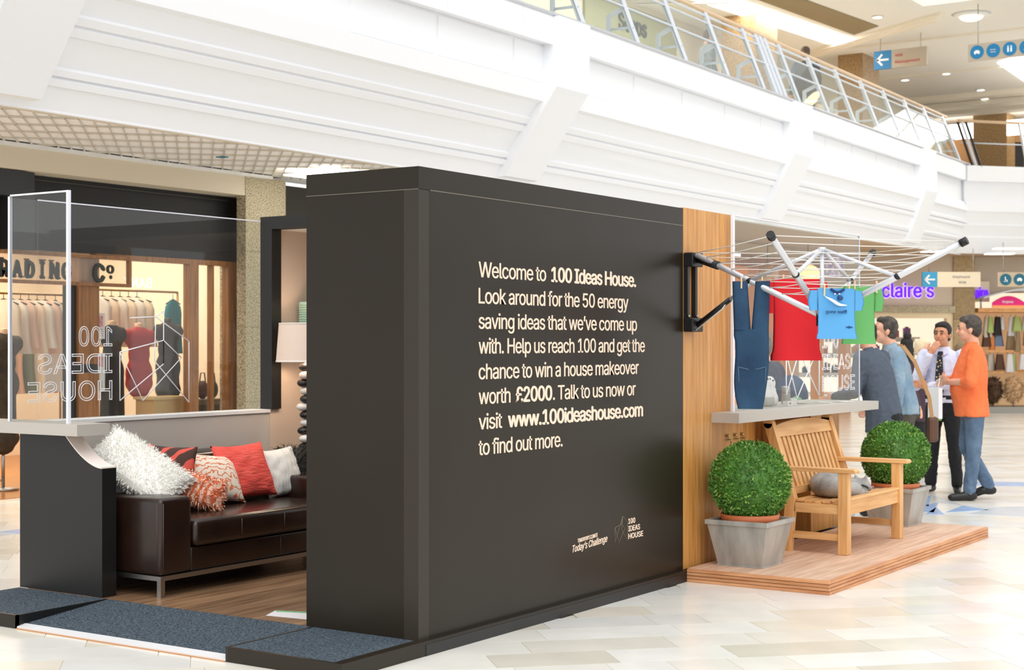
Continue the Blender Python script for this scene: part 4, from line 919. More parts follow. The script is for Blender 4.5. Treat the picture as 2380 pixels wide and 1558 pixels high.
t = thing('display_shelf', (-13.1, 13.1, 0), 'low grey display shelf with handbags in the shop', 'shelf'); bx((-13.3, 12.84, .8), (-12.9, 13.4, .86)).build('top', M('grey_shelf', (120, 116, 108), .5), t); bx((-13.28, 12.86, 0), (-12.92, 13.38, .8)).build('cabinet', M('dark_shelf', (70, 66, 58), .6), t)

# ---------------------------------------------------------------- upper level
uf = struct('floor_upper', bx((-22, -2, 4.95), (-9.9, 60, 5.14)), M('upper_floor', (232, 226, 214), .4))
UC = M('upper_ceiling_paint', (240, 236, 228), .7)
cu = struct('ceiling_upper', bx((-22, 8, 7.72), (-9.2, 60, 7.85)).box((-9.2, 27.6, 7.72), (6, 60, 7.85)), UC)
def cpoly(name, pts, z, th, mat): return MB().prism(pts, (0, 0, z), XD, YD, (0, 0, th)).build(name, mat, cu)
cpoly('light_trough', [(-12.9, 20), (-12.25, 20), (-11.37, 29.73), (-11.97, 29.92)], 7.70, .015, M('trough_light', (255, 250, 242), .5, emit=9))
cpoly('olive_band', [(-11.9, 20), (-11.35, 20), (-10.49, 28.8), (-11.19, 29.33)], 7.705, .01, M('olive_ceiling', (150, 132, 98), .7))
cpoly('cross_band', [(-13.6, 24.4), (-12.0, 25.2), (-12.0, 25.35), (-13.6, 24.6)], 7.69, .02, UC)
for k in range(3): MB().bar((-12.80-.1*k, 30.63+.16*k, 7.69-.02*k), (-9.06-.1*k, 28.25+.16*k, 7.69-.02*k), .1, .07).build('cornice', M('cornice_cream', (240, 232, 216), .6), cu)
MB().bar((-12.0, 30.5, 7.70), (0, 30.5, 7.70), .06, .05).build('joint_line', M('cornice_cream'), cu)
MB().bar((-13.0, 34.5, 7.70), (0, 34.5, 7.70), .06, .05).build('joint_line', M('cornice_cream'), cu)
for k in range(3): MB().bar((-14, 38+k*1.0, 7.67-.05*k), (4, 38+k*1.0, 7.67-.05*k), .5, .12).build('cornice', M('cornice_cream'), cu)
bx((-14, 41.5, 7.1), (4, 41.6, 7.5)).build('far_light_band', M('far_band_light', (255, 250, 240), .5, emit=5), cu)
cpoly('skylight', [(-9.67, 34.0), (-8.05, 32.3), (-6, 31.0), (-6.5, 38.0), (-9.83, 36.77)], 7.70, .02, M('skylight_glow', (250, 252, 255), .5, emit=4))
for i, (x, y) in enumerate(((-10.2, 27.95), (-11.03, 34.7), (-11.04, 37.4), (-11.34, 38.8), (-12.1, 35.0))):
    t = thing('ceiling_spot', (x, y, 7.69), ('small ceiling spot left of the round ceiling lamp', 'small ceiling spot below the directional sign', 'small ceiling spot far along the upper ceiling', 'farthest small ceiling spot on the upper ceiling', 'small ceiling spot beside the brown upper column')[i], 'light', 'upper ceiling spots'); MB().lathe([(0, 7.70), (.07, 7.70), (.09, 7.715)], (x, y, 0), 14).build('lens', LIT, t); MB().lathe([(.09, 7.69), (.11, 7.69), (.11, 7.719), (.09, 7.719)], (x, y, 0), 14).build('rim', WHITE2, t)
t = thing('ceiling_lamp', (-8.66, 28.74, 7.6), 'large round glowing ceiling lamp near the top right corner', 'lamp')
MB().lathe([(0, 7.60), (.14, 7.605), (.2, 7.64), (.22, 7.68)], (-8.66, 28.74, 0), 28).build('diffuser', M('warm_disc', (255, 236, 190), .5, emit=5), t); MB().lathe([(.22, 7.66), (.27, 7.68), (.36, 7.715), (.22, 7.715), (.22, 7.66)], (-8.66, 28.74, 0), 28).build('trim_ring', WHITE2, t)
# shopfronts upstairs
us = struct('wall_upper', bx((-14.0, -2, 5.14), (-13.5, 60, 7.72)), M('upper_beige', (216, 204, 180), .7))
bx((-13.5, 22.6, 6.6), (-13.45, 26.0, 7.6)).build('sign_band', M('sage_sign', (146, 146, 112), .6), us)
mb = MB(); put_text(mb, 'Soaps', (-13.44, 23.75, 7.14), YD, ZD, width=1.05, height=.36, bold=.03, depth=.006); mb.build('lettering', M('dark_sign_letter', (36, 44, 34), .5), us)
for k in range(7): bx((-13.5, 16+k*1.6, 5.2), (-13.46, 17.5+k*1.6, 6.55)).build('shop_pane', M('pale_green_pane', (196, 206, 190), .25, var=.15, vsc=2), us)
column('brown_column', (-12.7, 26.4, 5.14), (-12.0, 27.4, 7.72), GRANITE2, 4, 'brown stone column upstairs behind the railing')
column('brown_column', (-12.3, 31.3, 5.14), (-11.75, 32.3, 7.72), GRANITE2, 4, 'brown stone column upstairs beside the directional sign')
for i, (y, c) in enumerate(((28.5, (226, 186, 140)), (30.0, (240, 214, 180)), (33.0, (244, 226, 200)), (35.0, (206, 160, 110)))): bx((-13.5, y, 5.3), (-13.44, y+1.2, 7.0)).build('lit_display', M('lit_display_%d' % i, c, .6, emit=.35), us)
fw = struct('wall_far_upper', MB().obox(VIEW*43+RIGHT*12+Vector((0, 0, 6.2)), RIGHT*9, VIEW*.1, (0, 0, 1.2)), M('far_wall_warm', (196, 150, 104), .7))
for a, wd_, c in ((11.3, .18, (30, 28, 28)), (13.55, 1.0, (24, 24, 26)), (9.4, .8, (236, 214, 190)), (8.2, .6, (232, 200, 170))): MB().obox(VIEW*42.85+RIGHT*(a+.3)+Vector((0, 0, 6.6)), RIGHT*wd_/2, VIEW*.05, (0, 0, .55)).build('shop_opening', M('opening_%d' % int(a*10), c, .6), fw)
pc = VIEW*41.5+RIGHT*13.2; column('brown_column', (pc.x-.55, pc.y-.4, 5.14), (pc.x+.35, pc.y+.4, 7.72), GRANITE2, 3, 'brown stone column upstairs at the far right')
# far balcony turning the corner
nf = Vector((.66, .75, 0)).normalized(); nn = Vector((nf.y, -nf.x, 0)); o0 = Vector((-9.52, 31.34, 0)); mb = MB()
P = [(.0, 5.18), (.0, 4.86), (-.12, 4.86), (-.12, 4.45), (-.06, 4.44), (-.06, 4.25), (-.1, 4.2), (-.2, 4.0), (-.17, 3.97), (-.21, 3.9), (-.3, 3.75), (-.27, 3.72), (-.31, 3.64), (-.45, 3.4), (-.6, 3.4), (-.6, 5.18)]
mb.prism(P, o0, nn, ZD, nf*14); fb = struct('wall_balcony_far', mb, WHITE)
tp = thing('upper_slab', (-3, 40, 5), 'floor edge slab of the far upper walkway', 'slab'); tp['kind'] = 'structure'
MB().prism([(-.6, 5.0), (-9, 5.0), (-9, 5.14), (-.6, 5.14)], o0, nn, ZD, nf*14).build('slab', M('upper_floor'), tp)
MB().prism([(-.6, 3.40), (-12, 3.40), (-12, 3.46), (-.6, 3.46)], o0-nf*6, nn, ZD, nf*22).build('soffit', M('soffit_warm', (196, 172, 140), .7), tp)

# ---------------------------------------------------------------- railing
GLS = glass('rail_glass', (.93, .96, .95), .8, .03)
RP = M('rail_post_paint', (214, 220, 228), .4, metal=.2); HW = M('handrail_timber', (226, 196, 160), .4)
rl = thing('railing', (-9.4, 20, 5.2), 'white and glass balcony railing with raked posts along the upper level', 'railing')
def rb(y, f): bx_ = shiftx(-9.27, 5.2, y); return Vector((bx_-.40*f, y, 5.215+.98*f))
ry = [9.5]+POSTY+[31.5]
def polyrail(f, r, mat, name, dz=0.): mb = MB(); mb.tube([rb(y, f)+Vector((0, 0, dz)) for y in (9.5, 15, 20, 26, 31.4)], r, 8); mb.build(name, mat, rl)
polyrail(1.0, .03, HW, 'handrail', .02); polyrail(.94, .018, RP, 'rail'); polyrail(.82, .016, RP, 'rail'); polyrail(.52, .016, RP, 'rail')
def rpost(y, w_=.1):
    MB().bar(rb(y, 0)+Vector((0, 0, -.05)), rb(y, .99), .045, w_, up=(0, 1, 0)).build('post', RP, rl)
def rup(y):
    p = rb(y, .52); b = Vector((p.x-.22, y-.02, 5.15)); m_ = MB(); q = Vector((b.x, b.y, p.z-.10)); m_.bar(p, q, .05, .035, up=(0, 1, 0)); m_.bar(q+Vector((0, 0, .02)), b, .055, .035, up=(0, 1, 0)); m_.build('upright', RP, rl)
    MB().tube([rb(y, .25)+Vector((.02, 0, 0)), Vector((b.x, b.y, rb(y, .25).z))], .018, 6).build('bracket_arm', RP, rl)
for y in POSTY: rpost(y); rup(y)
for y in (21.25, 21.42, 21.60): rpost(y, .12)
for a, b in zip(POSTY[:-1], POSTY[1:]):
    mb = MB(); q = [rb(a+.05, .06), rb(b-.05, .06), rb(b-.05, .80), rb(a+.05, .80)]; off = Vector((-.012, 0, 0)); mb.add(q+[p+off for p in q], [(0, 1, 2, 3), (7, 6, 5, 4), (0, 4, 5, 1), (1, 5, 6, 2), (2, 6, 7, 3), (3, 7, 4, 0)]); mb.build('glass_panel', GLS, rl)
for k, mm in enumerate((PLB, RP, PLB)): MB().bar(Vector((-9.46+.07*k, 31.5+.05*k, 5.15)), Vector((-9.76+.07*k, 31.45+.05*k, 6.1)), .04, .05).build('corner_post', mm, rl)
fr = thing('railing', (-7, 34, 5.2), 'short white railing on the far walkway at the right edge', 'railing')
for f, r, mm in ((1.0, .03, HW), (.5, .014, RP)): mb = MB(); mb.tube([o0+nn*-.08+ZD*(5.2+.95*f)-nn*.3*f, o0+nf*13+nn*-.08+ZD*(5.2+.95*f)-nn*.3*f], r, 8); mb.build('rail', mm, fr)
for k in range(1, 8): MB().bar(o0+nf*(k*1.5-.05)+ZD*5.18-nn*.05, o0+nf*(k*1.5-.05)+ZD*6.13-nn*.36, .045, .06).build('post', RP, fr)
# ================================================================ FAR SHOPS (facing the camera end of the mall)
FZ = 33.0
def FA(a, z, d=0.): return VIEW*(FZ+d)+RIGHT*a+Vector((0, 0, z))
def fbox(a0, a1, z0, z1, d0, d1, mb=None):
    mb = mb or MB(); return mb.obox(FA((a0+a1)/2, (z0+z1)/2, (d0+d1)/2), RIGHT*(a1-a0)/2, VIEW*(d1-d0)/2, (0, 0, (z1-z0)/2))
FASC = M('far_fascia', (206, 190, 170), .6); JAMB = M('far_jamb', (240, 222, 186), .5)
wf = struct('wall_far', fbox(6.2, 9.53, 2.30, 3.40, 0, .25), FASC)
fbox(6.2, 9.56, 2.18, 2.32, -.06, .2).build('stone_band', GRANITE, wf)
fbox(9.40, 9.53, 0, 2.2, 0, .25).build('jamb', JAMB, wf); fbox(6.2, 9.40, 2.06, 2.18, 0, .1).build('head_trim', JAMB, wf)
fbox(10.0, 16, 2.62, 3.40, .3, .5).build('fascia', FASC, wf)
fbox(6.2, 16, 0, 3.4, 5.0, 5.1).build('rear', M('far_bright_wall', (255, 246, 226), .7, emit=.55), wf)  # emissive wall stands in for the lighting inside the shop
fbox(6.1, 6.2, 0, 3.4, 0, 5.1).build('side', FASC, wf)
cpx = FA(9.76, 0, .3)
t = thing('stone_column', cpx, 'tan stone block column between the two far shops', 'column')
for i in range(5): fbox(9.53, 9.99, i*.68+.004, (i+1)*.68-.003, -.05, .5).build('block', M('tan_block_%d' % (i % 2), ((176, 152, 112), (160, 136, 98))[i % 2], .6, var=.15, vsc=14), t)
sg = thing('shop_sign', FA(8.5, 2.5, -.05), 'glowing purple lettered sign over the far accessory shop', 'sign')
PUR = M('purple_letter', (96, 10, 240), .4, emit=.9); HALO = M('white_letter_halo', (238, 226, 255), .4, emit=.5)
mb = MB(); put_text(mb, 'claire\u2019s', FA(7.95, 2.505, -.05), RIGHT, ZD, width=1.16, height=.37, bold=.045, depth=.02); mb.build('lettering', HALO, sg)
mb = MB(); put_text(mb, 'claire\u2019s', FA(7.965, 2.512, -.08), RIGHT, ZD, width=1.13, height=.36, bold=.02, depth=.02); mb.build('lettering', PUR, sg)
sg = thing('side_sign', FA(10.2, 2.5, .1), 'small purple lettered sign right of the tan stone column', 'sign')
mb = MB(); put_text(mb, 'aire', FA(10.03, 2.515, .1), RIGHT, ZD, width=.29, height=.26, bold=.02, depth=.02); mb.build('lettering', PUR, sg)
fbox(10.0, 10.36, 2.42, 2.86, .14, .2).build('board', JAMB, sg)
# shelves and stock of the purple shop
PROD = [M('stock_%d' % i, c, .5) for i, c in enumerate(((150, 110, 190), (230, 170, 90), (240, 230, 220), (120, 84, 60), (220, 120, 130), (90, 120, 170), (196, 160, 60), (60, 44, 44)))]
rgp = random.Random(12)
for zi, z in enumerate((.35, .8, 1.25, 1.62)):
    t = thing('display_shelf', FA(8.6, z, 2.2), ('lowest', 'second lowest', 'second highest', 'highest')[zi]+' stock shelf inside the purple signed shop', 'shelf', 'shelves in the far shop'); fbox(6.6, 9.35, z, z+.04, 2.0, 2.5).build('board', WHITE2, t); fbox(6.6, 9.35, z-.07, z, 2.45, 2.5).build('lip', WHITE2, t)
def stock(a, z, d, i, lab, grp):
    t = thing('boxed_accessory', FA(a, z, d), lab, 'accessory', grp); wv = rgp.uniform(.05, .1); h = rgp.uniform(.12, .26)
    fbox(a-wv, a+wv, z, z+h, d-.05, d+.05).build('pack', PROD[i % 8], t); fbox(a-wv*.5, a+wv*.5, z+h, z+h+.03, d-.02, d+.02).build('tab', PROD[(i+3) % 8], t)
for zi, z in enumerate((.84, 1.29, 1.66)):
    for k in range(11): stock(6.75+k*.235+rgp.uniform(-.03, .03), z+.001, 2.2, rgp.randrange(8), ('boxed trinkets on the second lowest shelf of the purple signed shop', 'boxed trinkets on the second highest shelf of the purple signed shop', 'boxed trinkets on the highest shelf of the purple signed shop')[zi], 'trinkets on shelf %s' % ('low', 'middle', 'high')[zi])
# accessory stand at the right edge
ws = thing('accessory_stand', FA(11.8, 0, 1), 'wooden accessory stand with merchandise at the right edge', 'stand')
OR = wood('stand_wood', (232, 178, 118), (206, 146, 86), 'x', .5, 2.)
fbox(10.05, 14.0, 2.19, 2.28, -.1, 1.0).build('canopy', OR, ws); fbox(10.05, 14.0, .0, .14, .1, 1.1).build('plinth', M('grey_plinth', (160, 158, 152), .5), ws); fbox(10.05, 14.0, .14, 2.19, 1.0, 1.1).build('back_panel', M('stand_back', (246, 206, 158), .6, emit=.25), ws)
for z in (.86, 1.32): fbox(10.05, 14.0, z, z+.05, .35, 1.0).build('shelf', OR, ws)
ps = thing('arched_sign', FA(10.7, 2.28, -.1), 'pink arched sign with white lettering on the accessory stand', 'sign')
arch = [(10.34, 0)]+[(10.34+.70*i/12, .06+.19*math.sin(PI*(.08+.84*i/12))) for i in range(13)]+[(11.04, 0)]
MB().prism(arch, FA(0, 2.29, -.12), RIGHT, ZD, VIEW*.03).build('panel', M('hot_pink', (226, 30, 120), .5, emit=.2), ps)
fbox(10.34, 11.04, 2.285, 2.335, -.13, -.085).build('orange_band', M('orange_band', (250, 160, 90), .5, emit=.2), ps)
mb = MB(); put_text(mb, 'Gorgeous', FA(10.55, 2.39, -.125), RIGHT, ZD, width=.24, height=.06, bold=.02, depth=.004); mb.build('lettering', WHITE, ps)
ga = thing('curved_canopy', FA(10.8, 2.5, -.3), 'grey curved canopy above the pink arched sign', 'canopy'); mb = MB()
arc = [(10.05+1.5*i/14, 2.44+.2*math.sin(PI*(.05+.8*i/14))) for i in range(15)]
mb.prism(arc+[(a, z+.03+.05*max(0, (a-10.5))) for a, z in arc[::-1]], FA(0, 0, -.5), RIGHT, ZD, VIEW*.8); mb.build('sheet', M('grey_canopy', (190, 192, 196), .4), ga)
for a in (10.1, 11.4): MB().tube([FA(a, 2.28, -.1), FA(a, 2.5, -.1)], .02, 6).build('strut', STEEL, ga)
AC = [M('acc_%d' % i, c, .7) for i, c in enumerate(((40, 36, 40), (226, 224, 226), (190, 60, 84), (232, 140, 70), (150, 128, 96), (110, 130, 160), (206, 196, 180), (90, 60, 40), (180, 200, 120)))]
for r, (z, n) in enumerate(((2.1, 22), (1.78, 18), (1.28, 20))):
    for k in range(n):
        a = 10.35+k*(3.2/n)+rgp.uniform(-.05, .05); ln = rgp.uniform(.28, .46); wv = rgp.uniform(.07, .13); i = rgp.randrange(9)
        t = thing('hanging_accessory', FA(a, z-ln, .6), ('scarf or bag hanging in the top row of the accessory stand', 'scarf or bag hanging in the middle row of the accessory stand', 'scarf or bag hanging in the lower row of the accessory stand')[r], 'accessory', ('top row accessories', 'middle row accessories', 'lower row accessories')[r])
        mb = MB(); cloth(mb, [(-ln*q/4, -wv*(.6+.1*q), wv*(.6+.1*q)) for q in range(5)], FA(a, z, .3+.2*rgp.random()), RIGHT, -VIEW, 4, .05, .02, 12, a); mb.build('fabric', AC[i], t)
        MB().tube([FA(a, z-.01, .5), FA(a, z+.05, .5)], .008, 5).build('hook', STEEL, t)
for i, (a, z, c, lab) in enumerate(((10.44, .50, (84, 62, 44), 'dark brown fur hat low on the accessory stand'), (10.90, .52, (214, 180, 140), 'blonde fur hat beside the dark brown fur hat'), (11.38, .55, (70, 46, 32), 'brown fur hat at the right edge of the stand'))):
    t = thing('fur_hat', FA(a, z-.3, .1), lab, 'hat', 'fur hats on the stand'); c_ = FA(a, z, .2); mb = MB(); mb.ell(c_, (.19, .19, .27), n=18, m=12); mt = M('fur_%d' % i, c, .95, var=.35, vsc=14); mb.build('crown', mt, t)
    sm = [(c_+Vector((d.x*.18, d.y*.18, d.z*.26)), d) for d in [Vector((rgp.gauss(0, 1), rgp.gauss(0, 1), rgp.gauss(0, 1))).normalized() for _ in range(300)]]
    f = MB(); fur(f, sm, 900, .1, rgp, .4, .012); f.build('fur', mt, t, fix=False)['kind'] = 'stuff'
    MB().tube([c_+Vector((0, 0, -.3)), c_+Vector((0, 0, -z+.14))], .02, 6).build('peg', STEEL, t)
# hanging direction signs
def arrow(mb, c, u, v, s, n):
    c, u, v = Vector(c), Vector(u), Vector(v)
    mb.obox(c+u*.02*s, u*.30*s, v*.05*s, n); 
    for sgn in (1, -1): mb.obox(c-u*.17*s+v*sgn*.13*s, (u*.7+v*sgn*.72)*.21*s, (v*.7-u*sgn*.72)*.05*s, n)
SIGNB = M('sign_blue', (58, 160, 206), .4); SIGNC = M('sign_cream', (240, 224, 196), .4); SIGNW = M('sign_white', (250, 252, 252), .4); SIGNG = M('sign_grey_text', (140, 140, 140), .4)
def dsign(c, u, hb, wt, label, text, tcol, body, blue, zc):
    t = thing('direction_sign', c, label, 'sign', 'hanging direction signs'); c, u = Vector(c), Vector(u).normalized(); n = u.cross(ZD).normalized()
    if n.dot(-c+Vector((0, 0, 1.53))) < 0: n = -n
    MB().obox(c+u*hb*.5, u*hb*.5, ZD*hb*.5, n*.025).build('arrow_panel', blue, t); ap_ = t.children[-1]; tp_ = MB().obox(c+u*(hb+wt*.5), u*wt*.5, ZD*hb*.5, n*.025).build('text_panel', body, t)
    mb = MB(); arrow(mb, c+u*hb*.5+n*.028, u, ZD, hb*1.05, n*.004); mb.build('arrow', SIGNW, ap_)
    mb = MB()
    for i, tx in enumerate(text): put_text(mb, tx, c+u*(hb*1.2+(0 if len(text[0]) < 6 else (.28*wt if i == 0 else .42*wt)))+ZD*(hb*.10-i*hb*.36)+n*.028, u, ZD, height=hb*.2, depth=.003, xs=1)
    mb.build('lettering', tcol, tp_)
    for f in (.12, .88): MB().tube([c+u*(hb+wt)*f+ZD*hb*.5, Vector(((c+u*(hb+wt)*f).x, (c+u*(hb+wt)*f).y, zc))], .008, 5).build('hanger', STEEL, t)
    return t
k = 31.5/3550
p = VIEW*31.5+RIGHT*((2143-1190)*k)+ZD*(1.53+(797-650)*k)
dsign(p, RIGHT, 35*k, 100*k, 'hanging sign with blue arrow panel above the far purple shop', ['Greyhound', 'Walk'], SIGNG, SIGNC, SIGNB, 3.47)
k = 31/3550; p = VIEW*31+RIGHT*((2032-1190)*k)+ZD*(1.53+(797-142)*k)
dsign(p, XD, .37, .72, 'hanging upper level sign with blue arrow and red lettering', ['Mall', 'Management'], M('sign_red_text', (206, 84, 84), .4), M('sign_tan', (178, 166, 148), .4), M('sign_deep_blue', (8, 120, 178), .4), 7.72)
TEAL = M('sign_teal', (10, 96, 116), .4); DBL = M('sign_icon_blue', (6, 118, 170), .4)
def icon(mb, c, u, s, kind, n):
    c, u = Vector(c), Vector(u)
    if kind == 'car': mb.obox(c-ZD*.05*s, u*.55*s, ZD*.2*s, n); mb.obox(c+ZD*.22*s, u*.35*s, ZD*.14*s, n); mb.obox(c-ZD*.32*s-u*.36*s, u*.12*s, ZD*.1*s, n); mb.obox(c-ZD*.32*s+u*.36*s, u*.12*s, ZD*.1*s, n)
    elif kind == 'people':
        for d in (-.3, .3): mb.obox(c+u*d*s-ZD*.15*s, u*.14*s, ZD*.45*s, n); mb.obox(c+u*d*s+ZD*.5*s, u*.11*s, ZD*.11*s, n)
    elif kind == 'chair': mb.obox(c+u*-.12*s+ZD*.5*s, u*.1*s, ZD*.1*s, n); mb.obox(c-u*.12*s+ZD*.1*s, u*.08*s, ZD*.3*s, n); mb.obox(c+u*.08*s-ZD*.12*s, u*.24*s, ZD*.07*s, n); mb.obox(c+u*.3*s-ZD*.35*s, u*.07*s, ZD*.22*s, n); mb.obox(c-u*.2*s-ZD*.45*s, u*.25*s, ZD*.06*s, n)
    else: put_text(mb, 'Park', c-u*.5*s+ZD*.05*s+n*1.0, u, ZD, width=1.0*s, height=.3*s, depth=.003); put_text(mb, 'Street', c-u*.5*s-ZD*.4*s+n, u, ZD, width=1.0*s, height=.3*s, depth=.003)
def isign(c, u, h, kinds, label, body, disc, zc):
    c, u = Vector(c), Vector(u).normalized(); n = u.cross(ZD).normalized()
    if n.dot(-c) < 0: n = -n
    t = thing('pictogram_sign', c, label, 'sign', 'hanging pictogram signs'); L = h*.95*len(kinds)+h*.2
    MB().obox(c+u*L*.5, u*L*.5, ZD*h*.5, n*.02).build('board', body, t)
    for i, kd in enumerate(kinds):
        cc_ = c+u*(h*.55+i*h*.95)+n*.022; mb = MB(); mb.prism([(h*.4*math.cos(q*PI/12), h*.4*math.sin(q*PI/12)) for q in range(24)], cc_, u, ZD, n*.006); d_ = mb.build('disc', disc, t)
        mb = MB(); icon(mb, cc_+n*.008, u, h*.3, kd, n*.004); o_ = mb.build('pictogram', SIGNW, d_)
    for f in (.1, .9): q = c+u*L*f; MB().tube([q+ZD*h*.5, Vector((q.x, q.y, zc))], .008, 5).build('hanger', STEEL, t)
k = 28/3550; p = VIEW*28+RIGHT*((2250-1190)*k)+ZD*(1.53+(797-124)*k)
isign(p, XD, .31, ['car', 'text', 'people', 'chair', 'chair', 'car'], 'long hanging pictogram sign at the top right', M('sign_tan'), DBL, 7.72)
k = 28.5/3550; p = VIEW*28.5+RIGHT*((2318-1190)*k)+ZD*(1.53+(797-650)*k)
isign(p, RIGHT, .27, ['chair', 'car', 'people', 'chair'], 'hanging pictogram sign right of the far blue arrow sign', M('sign_brown', (190, 170, 142), .4), TEAL, 3.4)
# soffit lights
for i, (a, d, lab) in enumerate(((9.75, -3.0, 'strip light in the far soffit above the tan column'), (10.15, -1.2, 'strip light in the far soffit above the accessory stand'), (8.6, -2.0, 'strip light in the far soffit above the purple sign'))):
    t = thing('strip_light', FA(a, 3.38, d), lab, 'light', 'soffit strip lights'); fbox(a-.28, a+.28, 3.372, 3.385, d-.12, d+.12).build('diffuser', LIT, t); fbox(a-.3, a+.3, 3.385, 3.40, d-.14, d+.14).build('housing', WHITE2, t)
# ---------------------------------------------------------------- timber fronted shop further along the left row
wr = struct('wall_row', bx((-12.65, 22, 3.2), (-12.4, 32.5, 3.44)), M('row_fascia', (214, 192, 156), .6))
bx((-12.40, 25.6, 2.98), (-12.30, 32.3, 3.2)).build('oak_band', SHOPWOOD, wr)
for i in range(5): bx((-12.5, 25.6+i*1.55, 0), (-12.32, 25.9+i*1.55, 2.98)).build('oak_post', M('row_post', (214, 150, 84), .5), wr)
bx((-14.4, 22, 0), (-14.3, 32.5, 3.3)).build('lit_back', M('row_lit_back', (228, 146, 78), .6, emit=.35), wr)  # panel's own glow imitates a lit shop interior
bx((-12.5, 22, 0), (-12.4, 25.6, 3.2)).build('stone_side', M('row_stone', (186, 170, 140), .6), wr)
for i in range(14):
    y = 26.1+i*.42; z = .4+.5*(i % 3); t = thing('shelf_display', (-13.9, y, z), 'warm toned goods on display inside the oak fronted shop', 'goods', 'goods in the oak fronted shop'); bx((-14.1, y, z), (-13.7, y+.3, z+.38)).build('goods', M('goods_%d' % (i % 4), ((150, 70, 50), (214, 160, 100), (120, 96, 70), (236, 206, 170))[i % 4], .6), t); bx((-14.2, y-.03, z-.03), (-13.65, y+.33, z)).build('tray', SHOPWOOD, t)
def lantern(c, r, mat, label):
    t = thing('paper_lantern', c, label, 'lamp', 'lanterns in the far shop'); mb = MB(); mb.ell(c, (r, r, r*.92), n=22, m=14); mb.build('globe', mat, t); c = Vector(c)
    MB().tube([c+ZD*r*.9, Vector((c.x, c.y, 3.42))], .008, 5).build('cord', MATBLACK, t)
k = 29/3550
lantern(VIEW*29+RIGHT*(688*k)+ZD*(1.53+155*k), .24, M('lantern_glow', (255, 226, 160), .5, emit=.9), 'glowing round paper lantern behind the airer')
lantern(VIEW*29+RIGHT*(594*k)+ZD*(1.53+165*k), .18, M('woven_lantern', (196, 160, 110), .6, var=.4, vsc=30), 'woven round lantern left of the glowing lantern')
sd = thing('banner_sign', VIEW*28.5+RIGHT*5.9+ZD*2.8, 'white and purple patterned banner behind the airer struts', 'sign'); c_ = VIEW*28.5+RIGHT*6.02+ZD*2.98
MB().obox(c_, RIGHT*.18, VIEW*.02, ZD*.23).build('panel', M('purple_pattern', (240, 234, 244), .5, col2=(120, 80, 170), vsc=16), sd); MB().tube([c_+ZD*.23, Vector((c_.x, c_.y, 3.47))], .008, 5).build('hanger', STEEL, sd)
